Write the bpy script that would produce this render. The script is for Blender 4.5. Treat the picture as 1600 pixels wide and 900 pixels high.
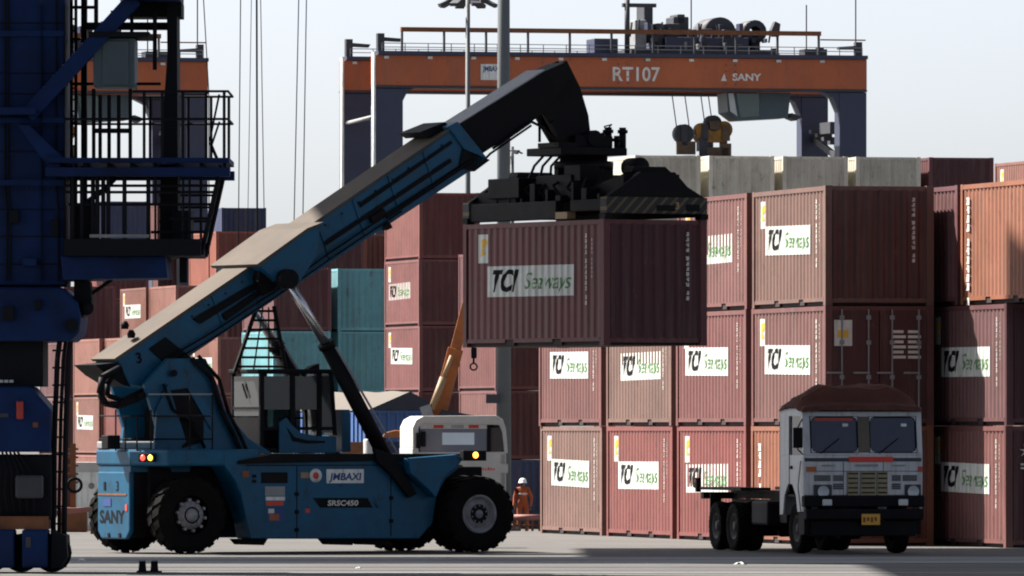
import bpy, bmesh, math, random
from mathutils import Vector, Matrix
R = math.radians
random.seed(7)
for o in list(bpy.data.objects): bpy.data.objects.remove(o)
SC = bpy.context.scene
COL = SC.collection

# ------------------------------------------------------------------ camera, sky, sun, exposure
F = 14400.0          # focal length in photo pixels (1600 px wide)
EYE = 2.5            # camera height
HOR = 672.0          # horizon row in the photo
cam_d = bpy.data.cameras.new('camera'); cam = bpy.data.objects.new('camera', cam_d); COL.objects.link(cam)
cam.location = (0, 0, EYE); cam.rotation_euler = (R(90), 0, 0)
cam_d.sensor_width = 36.0; cam_d.lens = 36.0*F/1600.0
cam_d.shift_y = (HOR-450.0)/1600.0
cam_d.clip_start = 1.0; cam_d.clip_end = 9000.0
SC.camera = cam

SUN_H = Vector((-0.864, 0.503)); SUN_E = R(48)
sdir = Vector((SUN_H.x*math.cos(SUN_E), SUN_H.y*math.cos(SUN_E), math.sin(SUN_E))).normalized()
world = bpy.data.worlds.new('World'); SC.world = world; world.use_nodes = True
wn = world.node_tree.nodes; wl = world.node_tree.links
bg = wn.get('Background') or wn.new('ShaderNodeBackground')
sky = wn.new('ShaderNodeTexSky'); sky.sky_type = 'NISHITA'; sky.sun_disc = False
sky.sun_elevation = SUN_E; sky.sun_rotation = math.atan2(sdir.x, sdir.y)
sky.altitude = 0; sky.air_density = 0.47; sky.dust_density = 1.5; sky.ozone_density = 1.0
hs = wn.new('ShaderNodeHueSaturation'); hs.inputs['Saturation'].default_value = 0.45     # hazy, whitened daylight
wl.new(sky.outputs['Color'], hs.inputs['Color']); wl.new(hs.outputs['Color'], bg.inputs['Color']); bg.inputs['Strength'].default_value = 0.062
sun_d = bpy.data.lights.new('sun', 'SUN'); sun_d.energy = 5.0; sun_d.angle = R(0.5); sun_d.color = (1.0, 0.93, 0.84)
sun = bpy.data.objects.new('sun', sun_d); COL.objects.link(sun)
sun.rotation_euler = (-sdir).to_track_quat('-Z', 'Y').to_euler(); sun.location = (0, 150, 80)
SC.cycles.pixel_filter_type = 'BLACKMAN_HARRIS'; SC.cycles.filter_width = 2.0
SC.view_settings.view_transform = 'Standard'; SC.view_settings.look = 'None'
SC.view_settings.exposure = 1.73; SC.view_settings.gamma = 1.0

# ------------------------------------------------------------------ helpers
def SX(px, D): return (px-800.0)*D/F
def SZ(py, D): return EYE-(py-HOR)*D/F
def ground_z(Y):
    if Y <= 228: return 0.0
    if Y >= 325: return -1.2
    return -1.2*(Y-228)/97.0

def tag(o, label=None, cat=None, group=None, kind=None):
    if label: o['label'] = label
    if cat: o['category'] = cat
    if group: o['group'] = group
    if kind: o['kind'] = kind
    return o
def empty(name, loc=(0,0,0), rz=0.0, parent=None):
    o = bpy.data.objects.new(name, None); COL.objects.link(o); o.location = loc; o.rotation_euler = (0,0,rz)
    o.empty_display_size = 0.3
    if parent: o.parent = parent
    return o
def link(name, me, parent=None, loc=(0,0,0), rot=(0,0,0), color=None, scale=None):
    o = bpy.data.objects.new(name, me); COL.objects.link(o); o.location = loc; o.rotation_euler = rot
    if scale: o.scale = scale
    if parent: o.parent = parent
    if color: o.color = (*color, 1.0)
    return o
def copy_tree(o, parent=None):
    c = o.copy(); COL.objects.link(c); c.parent = parent
    for ch in o.children: copy_tree(ch, c)
    return c

class MB:
    def __init__(s): s.v = []; s.f = []; s.sm = []
    def add(s, vs, fs, smooth=False):
        b = len(s.v); s.v += [tuple(p) for p in vs]
        for f in fs: s.f.append([b+i for i in f]); s.sm.append(smooth)
        return s
    def box(s, x0, x1, y0, y1, z0, z1):
        x0, x1 = min(x0,x1), max(x0,x1); y0, y1 = min(y0,y1), max(y0,y1); z0, z1 = min(z0,z1), max(z0,z1)
        return s.add([(x0,y0,z0),(x1,y0,z0),(x1,y1,z0),(x0,y1,z0),(x0,y0,z1),(x1,y0,z1),(x1,y1,z1),(x0,y1,z1)],
              [(3,2,1,0),(4,5,6,7),(0,1,5,4),(1,2,6,5),(2,3,7,6),(3,0,4,7)])
    def prism(s, poly, y0, y1):            # polygon in (x,z), extruded along y
        a = sum(poly[i][0]*poly[(i+1)%len(poly)][1]-poly[(i+1)%len(poly)][0]*poly[i][1] for i in range(len(poly)))
        if a < 0: poly = poly[::-1]
        if y0 > y1: y0, y1 = y1, y0
        n = len(poly)
        vs = [(p[0],y0,p[1]) for p in poly]+[(p[0],y1,p[1]) for p in poly]
        fs = [tuple(range(n)), tuple(range(2*n-1,n-1,-1))]+[((i+1)%n, i, n+i, n+(i+1)%n) for i in range(n)]
        return s.add(vs, fs)
    def plan(s, poly, z0, z1):             # polygon in (x,y), extruded along z
        a = sum(poly[i][0]*poly[(i+1)%len(poly)][1]-poly[(i+1)%len(poly)][0]*poly[i][1] for i in range(len(poly)))
        if a < 0: poly = poly[::-1]
        n = len(poly)
        vs = [(p[0],p[1],z0) for p in poly]+[(p[0],p[1],z1) for p in poly]
        fs = [tuple(range(n-1,-1,-1)), tuple(range(n,2*n))]+[(i,(i+1)%n,n+(i+1)%n,n+i) for i in range(n)]
        return s.add(vs, fs)
    def xprism(s, poly, x0, x1):           # polygon in (y,z), extruded along x
        a = sum(poly[i][0]*poly[(i+1)%len(poly)][1]-poly[(i+1)%len(poly)][0]*poly[i][1] for i in range(len(poly)))
        if a < 0: poly = poly[::-1]
        n = len(poly)
        vs = [(x0,p[0],p[1]) for p in poly]+[(x1,p[0],p[1]) for p in poly]
        fs = [tuple(range(n-1,-1,-1)), tuple(range(n,2*n))]+[(i,(i+1)%n,n+(i+1)%n,n+i) for i in range(n)]
        return s.add(vs, fs)
    def cyl(s, p0, p1, r0, r1=None, n=10, cap=True):
        p0 = Vector(p0); p1 = Vector(p1); r1 = r0 if r1 is None else r1
        d = (p1-p0).normalized(); a = d.orthogonal().normalized(); b = d.cross(a)
        vs = []
        for p, r in ((p0,r0),(p1,r1)):
            for i in range(n):
                t = 2*math.pi*i/n; vs.append(p+a*(r*math.cos(t))+b*(r*math.sin(t)))
        base = len(s.v); s.v += [tuple(p) for p in vs]
        for i in range(n):
            j = (i+1)%n; s.f.append([base+i,base+j,base+n+j,base+n+i]); s.sm.append(n > 6)
        if cap:
            s.f.append([base+i for i in range(n-1,-1,-1)]); s.sm.append(False)
            s.f.append([base+n+i for i in range(n)]); s.sm.append(False)
        return s
    def tube(s, pts, r, n=6):
        for a, b in zip(pts[:-1], pts[1:]): s.cyl(a, b, r, n=n)
        return s
    def bar(s, p0, p1, w, h, up=(0,0,1)):  # rectangular bar
        p0 = Vector(p0); p1 = Vector(p1); d = (p1-p0).normalized(); up = Vector(up)
        sd = d.cross(up)
        if sd.length < 1e-4: sd = d.cross(Vector((0,1,0)))
        sd.normalize(); u = sd.cross(d).normalized()
        vs = []
        for p in (p0,p1):
            for a, b in ((-1,-1),(1,-1),(1,1),(-1,1)): vs.append(p+sd*(a*w/2)+u*(b*h/2))
        return s.add(vs, [(0,1,2,3)[::-1],(4,5,6,7),(0,1,5,4),(1,2,6,5),(2,3,7,6),(3,0,4,7)])
    def lathe(s, prof, c=(0,0,0), n=28, axis='y'):   # prof: (radius, height along axis)
        base = len(s.v); m = len(prof)
        for i in range(n):
            t = 2*math.pi*i/n; ct, st = math.cos(t), math.sin(t)
            for r, h in prof:
                if axis == 'y': p = (c[0]+r*ct, c[1]+h, c[2]+r*st)
                elif axis == 'z': p = (c[0]+r*ct, c[1]+r*st, c[2]+h)
                else: p = (c[0]+h, c[1]+r*ct, c[2]+r*st)
                s.v.append(p)
        for i in range(n):
            j = (i+1)%n
            for k in range(m-1):
                s.f.append([base+i*m+k, base+i*m+k+1, base+j*m+k+1, base+j*m+k]); s.sm.append(True)
        return s
    def mesh(s, name, mat):
        me = bpy.data.meshes.new(name); me.from_pydata(s.v, [], s.f)
        me.polygons.foreach_set('use_smooth', s.sm)
        bm = bmesh.new(); bm.from_mesh(me); bmesh.ops.recalc_face_normals(bm, faces=bm.faces); bm.to_mesh(me); bm.free()
        if mat: me.materials.append(mat)
        me.update(); return me
    def build(s, name, mat, parent=None, bevel=0.0, loc=(0,0,0), rot=(0,0,0)):
        o = link(name, s.mesh(name, mat), parent, loc, rot)
        if bevel:
            b = o.modifiers.new('bevel', 'BEVEL'); b.width = bevel; b.segments = 2; b.limit_method = 'ANGLE'; b.angle_limit = R(35)
        return o

# ------------------------------------------------------------------ materials
MATS = {}
def mat(name, col, rough=0.6, metal=0.0, var=0.25, scale=1.5, dirt=None, dirt_amt=0.4, streak=False, bump=0.0, spec=0.4, emit=0.0, objcol=False, wear=None, rnd=0.0):
    m = bpy.data.materials.new(name); m.use_nodes = True; n = m.node_tree.nodes; l = m.node_tree.links
    b = n['Principled BSDF']; b.inputs['Roughness'].default_value = rough; b.inputs['Metallic'].default_value = metal
    b.inputs['Specular IOR Level'].default_value = spec
    tc = n.new('ShaderNodeTexCoord'); geo = n.new('ShaderNodeNewGeometry')
    oi = n.new('ShaderNodeObjectInfo')
    add = n.new('ShaderNodeVectorMath'); add.operation = 'ADD'
    l.new(geo.outputs['Position'], add.inputs[0])
    add.inputs[1].default_value = (13.1, 7.7, 3.3)
    ns = n.new('ShaderNodeTexNoise'); ns.inputs['Scale'].default_value = scale; ns.inputs['Detail'].default_value = 6; ns.inputs['Roughness'].default_value = 0.65
    l.new(add.outputs[0], ns.inputs['Vector'])
    base = None
    if objcol: base = oi.outputs['Color']
    mx = n.new('ShaderNodeMix'); mx.data_type = 'RGBA'; mx.blend_type = 'MULTIPLY'; mx.inputs['Factor'].default_value = 1.0
    if base: l.new(base, mx.inputs['A'])
    else: mx.inputs['A'].default_value = (*col, 1)
    mr = n.new('ShaderNodeMapRange'); mr.inputs['From Min'].default_value = 0.25; mr.inputs['From Max'].default_value = 0.75
    mr.inputs['To Min'].default_value = 1-var; mr.inputs['To Max'].default_value = 1+var
    l.new(ns.outputs['Fac'], mr.inputs['Value']); l.new(mr.outputs['Result'], mx.inputs['B'])
    out = mx.outputs['Result']
    if rnd:
        mr2 = n.new('ShaderNodeMapRange'); mr2.inputs['To Min'].default_value = 1-rnd; mr2.inputs['To Max'].default_value = 1.0; l.new(oi.outputs['Random'], mr2.inputs['Value'])
        mx2 = n.new('ShaderNodeMix'); mx2.data_type = 'RGBA'; mx2.blend_type = 'MULTIPLY'; mx2.inputs['Factor'].default_value = 1.0; l.new(out, mx2.inputs['A']); l.new(mr2.outputs['Result'], mx2.inputs['B']); out = mx2.outputs['Result']
    if dirt:
        n2 = n.new('ShaderNodeTexNoise'); n2.inputs['Scale'].default_value = scale*(1.0 if streak else 0.6); n2.inputs['Detail'].default_value = 8; n2.inputs['Roughness'].default_value = 0.7
        vm = n.new('ShaderNodeVectorMath'); vm.operation = 'MULTIPLY'; vm.inputs[1].default_value = (5.0, 5.0, 0.35) if streak else (1, 1, 1)
        l.new(geo.outputs['Position'], vm.inputs[0]); l.new(vm.outputs[0], n2.inputs['Vector'])
        cr = n.new('ShaderNodeMapRange'); cr.inputs['From Min'].default_value = 0.5; cr.inputs['From Max'].default_value = 0.72
        cr.inputs['To Max'].default_value = dirt_amt; l.new(n2.outputs['Fac'], cr.inputs['Value'])
        m2 = n.new('ShaderNodeMix'); m2.data_type = 'RGBA'; l.new(cr.outputs['Result'], m2.inputs['Factor'])
        l.new(out, m2.inputs['A']); m2.inputs['B'].default_value = (*dirt, 1); out = m2.outputs['Result']
    if wear:
        n3 = n.new('ShaderNodeTexNoise'); n3.inputs['Scale'].default_value = 2.6; n3.inputs['Detail'].default_value = 10; n3.inputs['Roughness'].default_value = 0.78
        rv = n.new('ShaderNodeVectorMath'); rv.operation = 'MULTIPLY'; rv.inputs[1].default_value = (1.6, 1.6, 0.8); l.new(geo.outputs['Position'], rv.inputs[0]); l.new(rv.outputs[0], n3.inputs['Vector'])
        c3 = n.new('ShaderNodeMapRange'); c3.inputs['From Min'].default_value = 0.56; c3.inputs['From Max'].default_value = 0.68; c3.inputs['To Max'].default_value = 0.75; l.new(n3.outputs['Fac'], c3.inputs['Value'])
        m3 = n.new('ShaderNodeMix'); m3.data_type = 'RGBA'; l.new(c3.outputs['Result'], m3.inputs['Factor']); l.new(out, m3.inputs['A']); m3.inputs['B'].default_value = (*wear, 1); out = m3.outputs['Result']
        c4 = n.new('ShaderNodeMapRange'); c4.inputs['From Min'].default_value = 0.40; c4.inputs['From Max'].default_value = 0.33; c4.inputs['To Min'].default_value = 0; c4.inputs['To Max'].default_value = 0.35; l.new(n3.outputs['Fac'], c4.inputs['Value'])
        m4 = n.new('ShaderNodeMix'); m4.data_type = 'RGBA'; l.new(c4.outputs['Result'], m4.inputs['Factor']); l.new(out, m4.inputs['A']); m4.inputs['B'].default_value = (wear[0]*3.2, wear[1]*4.2, wear[2]*5.0, 1); out = m4.outputs['Result']
    l.new(out, b.inputs['Base Color'])
    rr = n.new('ShaderNodeMapRange'); rr.inputs['To Min'].default_value = max(0.05, rough-0.12); rr.inputs['To Max'].default_value = min(1, rough+0.12)
    l.new(ns.outputs['Fac'], rr.inputs['Value']); l.new(rr.outputs['Result'], b.inputs['Roughness'])
    if bump:
        bp = n.new('ShaderNodeBump'); bp.inputs['Strength'].default_value = bump; bp.inputs['Distance'].default_value = 0.02
        l.new(ns.outputs['Fac'], bp.inputs['Height']); l.new(bp.outputs['Normal'], b.inputs['Normal'])
    if emit:
        b.inputs['Emission Color'].default_value = (*col, 1); b.inputs['Emission Strength'].default_value = emit
    MATS[name] = m; return m
def glass(name, col, rough=0.08, trans=0.45, spec=0.5):
    m = bpy.data.materials.new(name); m.use_nodes = True; n = m.node_tree.nodes; l = m.node_tree.links
    b = n['Principled BSDF']; b.inputs['Base Color'].default_value = (*col, 1); b.inputs['Roughness'].default_value = rough
    b.inputs['Specular IOR Level'].default_value = spec
    t = n.new('ShaderNodeBsdfTransparent'); t.inputs['Color'].default_value = (0.75, 0.82, 0.85, 1)
    mx = n.new('ShaderNodeMixShader'); mx.inputs['Fac'].default_value = trans
    l.new(b.outputs[0], mx.inputs[1]); l.new(t.outputs[0], mx.inputs[2]); l.new(mx.outputs[0], n['Material Output'].inputs['Surface'])
    MATS[name] = m; return m
RUST = (0.10, 0.04, 0.02); DUST = (0.30, 0.25, 0.20); GRIME = (0.02, 0.018, 0.016)
mat('container_paint', (0.3,0.1,0.08), 0.62, var=0.22, scale=0.9, dirt=(0.15,0.10,0.08), dirt_amt=0.45, streak=True, objcol=True, wear=(0.055,0.024,0.018))
mat('sign_white', (0.66,0.69,0.66), 0.6, var=0.15, scale=3, dirt=(0.22,0.19,0.15), dirt_amt=0.65, streak=True, rnd=0.22)
mat('ink_black', (0.008,0.008,0.010), 0.8, var=0.1, spec=0.1)
mat('ink_green', (0.09,0.22,0.08), 0.7, var=0.3, scale=3, dirt=(0.42,0.46,0.40), dirt_amt=0.6, spec=0.1)
mat('ink_white', (0.62,0.60,0.56), 0.6, var=0.2)
mat('ink_yellow', (0.70,0.42,0.05), 0.6, var=0.2)
mat('ink_red', (0.55,0.05,0.03), 0.6, var=0.2)
mat('ink_blue', (0.02,0.05,0.18), 0.6, var=0.2)
mat('dark_gap', (0.02,0.012,0.012), 0.8)
mat('stacker_blue', (0.0035,0.072,0.145), 0.45, var=0.25, scale=1.6, dirt=(0.012,0.035,0.06), dirt_amt=0.6, bump=0.04, spec=0.25, wear=(0.012,0.016,0.018))
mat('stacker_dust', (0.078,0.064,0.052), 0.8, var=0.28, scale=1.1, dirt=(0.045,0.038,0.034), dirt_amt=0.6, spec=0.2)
mat('black_steel', (0.0045,0.0045,0.006), 0.65, var=0.3, scale=3, dirt=(0.014,0.012,0.012), dirt_amt=0.5, spec=0.12)
mat('rubber', (0.005,0.005,0.005), 0.9, var=0.3, scale=4, dirt=(0.013,0.0115,0.010), dirt_amt=0.45, spec=0.08)
mat('chrome', (0.55,0.55,0.56), 0.28, metal=0.9, var=0.1)
mat('rim_silver', (0.20,0.20,0.21), 0.55, metal=0.2, var=0.3, scale=6, dirt=(0.05,0.04,0.03), dirt_amt=0.7)
mat('grey_steel', (0.22,0.23,0.24), 0.6, var=0.2, scale=2, dirt=(0.12,0.10,0.09), dirt_amt=0.4)
mat('mast_grey', (0.085,0.098,0.108), 0.65, var=0.12, scale=0.6, dirt=(0.07,0.07,0.07), dirt_amt=0.3, streak=True)
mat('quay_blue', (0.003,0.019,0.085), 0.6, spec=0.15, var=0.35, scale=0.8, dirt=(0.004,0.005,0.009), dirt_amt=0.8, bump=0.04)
mat('quay_dark', (0.005,0.006,0.009), 0.7, var=0.3, scale=2, spec=0.15)
mat('cabin_slate', (0.05,0.08,0.10), 0.5, var=0.2)
mat('rtg_orange', (0.38,0.098,0.035), 0.6, var=0.18, scale=0.35, dirt=(0.20,0.085,0.06), dirt_amt=0.6, streak=True, wear=(0.10,0.045,0.03))
mat('rtg_navy', (0.030,0.038,0.075), 0.55, var=0.2, scale=0.4, dirt=(0.05,0.05,0.06), dirt_amt=0.4)
mat('rtg_dark', (0.035,0.038,0.048), 0.65, var=0.3, scale=0.8)
mat('rtg_yellow', (0.30,0.14,0.022), 0.6, var=0.4, scale=1.5, dirt=GRIME, dirt_amt=0.7)
mat('truck_white', (0.46,0.48,0.50), 0.45, var=0.14, scale=2.5, dirt=(0.16,0.14,0.12), dirt_amt=0.6, streak=True)
mat('bright_white', (0.42,0.42,0.40), 0.4, var=0.1, scale=2.5, dirt=(0.25,0.23,0.20), dirt_amt=0.4)
mat('tarp_brown', (0.075,0.028,0.022), 0.85, var=0.35, scale=2, bump=0.5, spec=0.15)
mat('tarp_beige', (0.085,0.073,0.06), 0.8, var=0.2, scale=1, bump=0.3)
mat('tarp_dark', (0.020,0.022,0.032), 0.7, var=0.3, scale=1, bump=0.3)
mat('trailer_blue', (0.03,0.08,0.22), 0.55, var=0.25, scale=1, dirt=GRIME, dirt_amt=0.4)
mat('crane_orange', (0.32,0.095,0.02), 0.6, var=0.25, scale=2, dirt=GRIME, dirt_amt=0.5)
mat('tan_steel', (0.26,0.17,0.09), 0.6, var=0.2)
mat('rust_brown', (0.16,0.065,0.03), 0.85, var=0.35, scale=3)
mat('barrier_pink', (0.26,0.11,0.095), 0.7, var=0.2, scale=3)
mat('coverall_orange', (0.36,0.075,0.02), 0.85, var=0.3, scale=4)
mat('skin', (0.17,0.09,0.06), 0.6, var=0.1)
mat('helmet_white', (0.8,0.8,0.78), 0.35, var=0.05)
mat('plate_yellow', (0.60,0.30,0.03), 0.5, var=0.1)
mat('bronze', (0.16,0.14,0.09), 0.35, metal=0.6, var=0.3, scale=8)
mat('lamp_glass', (0.45,0.48,0.5), 0.15, var=0.1)
mat('lamp_red', (0.9,0.05,0.03), 0.3, emit=1.2); mat('lamp_amber', (1.0,0.42,0.05), 0.3, emit=1.6)
mat('brake_red', (0.35,0.03,0.02), 0.4)
mat('blind_pillar', (0.09,0.075,0.06), 0.6)
mat('tape_white', (0.6,0.6,0.58), 0.6)
glass('cab_glass', (0.045,0.05,0.055), 0.12, 0.16)
glass('dark_glass', (0.018,0.028,0.065), 0.12, 0.12, 0.35)
glass('rtg_glass', (0.10,0.14,0.14), 0.10, 0.25)

# concrete ground
def ground_mat(name, c0, c1, sc):
    m = bpy.data.materials.new(name); m.use_nodes = True; n = m.node_tree.nodes; l = m.node_tree.links; b = n['Principled BSDF']
    b.inputs['Roughness'].default_value = 0.85; b.inputs['Specular IOR Level'].default_value = 0.25
    g = n.new('ShaderNodeNewGeometry'); ns = n.new('ShaderNodeTexNoise'); ns.inputs['Scale'].default_value = sc; ns.inputs['Detail'].default_value = 9; ns.inputs['Roughness'].default_value = 0.7
    vm = n.new('ShaderNodeVectorMath'); vm.operation = 'MULTIPLY'; vm.inputs[1].default_value = (0.35, 1.0, 1.0)
    l.new(g.outputs['Position'], vm.inputs[0]); l.new(vm.outputs[0], ns.inputs['Vector'])
    r = n.new('ShaderNodeValToRGB'); r.color_ramp.elements[0].position = 0.32; r.color_ramp.elements[1].position = 0.68
    r.color_ramp.elements[0].color = (*c0, 1); r.color_ramp.elements[1].color = (*c1, 1)
    l.new(ns.outputs['Fac'], r.inputs['Fac'])
    vs_ = n.new('ShaderNodeVectorMath'); vs_.operation = 'MULTIPLY'; vs_.inputs[1].default_value = (0.05, 1.3, 1.0); l.new(g.outputs['Position'], vs_.inputs[0])
    ts = n.new('ShaderNodeTexNoise'); ts.inputs['Scale'].default_value = 1.0; ts.inputs['Detail'].default_value = 5; l.new(vs_.outputs[0], ts.inputs['Vector'])
    tm = n.new('ShaderNodeMapRange'); tm.inputs['From Min'].default_value = 0.53; tm.inputs['From Max'].default_value = 0.63; tm.inputs['To Max'].default_value = 0.55; l.new(ts.outputs['Fac'], tm.inputs['Value'])
    os_ = n.new('ShaderNodeTexNoise'); os_.inputs['Scale'].default_value = 0.9; os_.inputs['Detail'].default_value = 7; l.new(g.outputs['Position'], os_.inputs['Vector'])
    om = n.new('ShaderNodeMapRange'); om.inputs['From Min'].default_value = 0.62; om.inputs['From Max'].default_value = 0.70; om.inputs['To Max'].default_value = 0.7; l.new(os_.outputs['Fac'], om.inputs['Value'])
    mxx = n.new('ShaderNodeMath'); mxx.operation = 'MAXIMUM'; l.new(tm.outputs['Result'], mxx.inputs[0]); l.new(om.outputs['Result'], mxx.inputs[1])
    mg = n.new('ShaderNodeMix'); mg.data_type = 'RGBA'; l.new(mxx.outputs[0], mg.inputs['Factor']); l.new(r.outputs['Color'], mg.inputs['A']); mg.inputs['B'].default_value = (c0[0]*0.45, c0[1]*0.45, c0[2]*0.46, 1)
    l.new(mg.outputs['Result'], b.inputs['Base Color'])
    n2 = n.new('ShaderNodeTexNoise'); n2.inputs['Scale'].default_value = 30; l.new(g.outputs['Position'], n2.inputs['Vector'])
    bp = n.new('ShaderNodeBump'); bp.inputs['Strength'].default_value = 0.25; bp.inputs['Distance'].default_value = 0.01
    l.new(n2.outputs['Fac'], bp.inputs['Height']); l.new(bp.outputs['Normal'], b.inputs['Normal'])
    MATS[name] = m; return m
ground_mat('concrete', (0.072,0.070,0.068), (0.110,0.106,0.102), 0.5)
ground_mat('slab_light', (0.065,0.065,0.066), (0.095,0.095,0.095), 0.8)
ground_mat('slab_lifted', (0.15,0.155,0.165), (0.24,0.245,0.255), 0.6)  # albedo raised so the shaded apron band reads less dark

def text_mesh(body, size, m, shear=0.0, bold=0.0, spacing=1.0, extrude=0.0, align='LEFT', width=None):
    cu = bpy.data.curves.new('text', 'FONT'); cu.body = body; cu.size = size; cu.shear = shear; cu.offset = bold; cu.space_character = spacing
    cu.extrude = extrude; cu.align_x = align; cu.resolution_u = 3
    ob = bpy.data.objects.new('text', cu); COL.objects.link(ob)
    bpy.context.view_layer.update()
    dg = bpy.context.evaluated_depsgraph_get(); me = bpy.data.meshes.new_from_object(ob.evaluated_get(dg))
    bpy.data.objects.remove(ob); bpy.data.curves.remove(cu)
    me.materials.clear(); me.materials.append(m)
    if width:
        xs = [v.co.x for v in me.vertices]; k = width/(max(xs)-min(xs)); x0 = min(xs)
        for v in me.vertices: v.co.x = (v.co.x-x0)*k
    return me

# ------------------------------------------------------------------ ground
def ground():
    ys = [-400, 0, 120, 228, 325, 600, 1500, 6000]; xs = [-3000, -300, -60, 0, 60, 300, 3000]
    vs = [(x, y, ground_z(y)) for y in ys for x in xs]; n = len(xs)
    fs = [(j*n+i, j*n+i+1, (j+1)*n+i+1, (j+1)*n+i) for j in range(len(ys)-1) for i in range(n-1)]
    o = MB().add(vs, fs).build('ground', MATS['concrete']); tag(o, kind='structure')
ground()
def strip(name, y0, y1, z, m):
    tag(MB().add([(-90,y0,z),(90,y0,z),(90,y1,z),(-90,y1,z)], [(0,1,2,3)]).build(name, m), kind='structure')
strip('apron_road', 173.2, 181.4, 0.004, MATS['slab_lifted'])
strip('rail_slab', 163.8, 171.6, 0.005, MATS['slab_light'])
strip('rail_slot', 167.2, 167.6, 0.009, MATS['dark_gap'])
strip('crane_rail', 160.9, 161.3, 0.010, MATS['grey_steel'])
strip('cable_slot', 172.4, 173.0, 0.006, MATS['rtg_dark'])
for k_, y_ in enumerate((183.6, 187.4, 192.0, 197.5, 204.0, 212.0)): strip('pavement_joint', y_, y_+0.09+0.03*(k_%2), 0.0045, MATS['rtg_dark'])
strip('painted_line', 176.6, 177.3, 0.008, MATS['slab_light'])

# ------------------------------------------------------------------ containers
YA = R(13.8); SA, CA = math.sin(YA), math.cos(YA)
DV = Vector((-SA, CA)); EV = Vector((CA, SA))       # along the rows (away), across the rows (right)
W2 = 1.219; PITCH = 0.278; OUT = 1.207; INN = 1.178
def prof(x, x0=0.17):
    t = ((x-x0)/PITCH) % 1.0
    if t < 0.26: return OUT
    if t < 0.5: return OUT+(INN-OUT)*(t-0.26)/0.24
    if t < 0.76: return INN
    return INN+(OUT-INN)*(t-0.76)/0.24
def breaks(a, b, x0=0.17):
    out = []
    k = math.floor((a-x0)/PITCH)-1
    while x0+k*PITCH < b+PITCH:
        for t in (0, 0.26, 0.5, 0.76):
            x = x0+(k+t)*PITCH
            if a+1e-4 < x < b-1e-4: out.append(x)
        k += 1
    return sorted(out)
CP = MATS['container_paint']
CACHE = {}
def corr(a, b, z0, z1, off=0.0):          # corrugated sheet on the +y side
    xs = [a]+breaks(a, b)+[b]; m = MB()
    vs = []; 
    for x in xs: y = prof(x)+off; vs += [(x,y,z0),(x,y,z1)]
    m.add(vs, [(2*i, 2*i+2, 2*i+3, 2*i+1) for i in range(len(xs)-1)])
    return m
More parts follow.
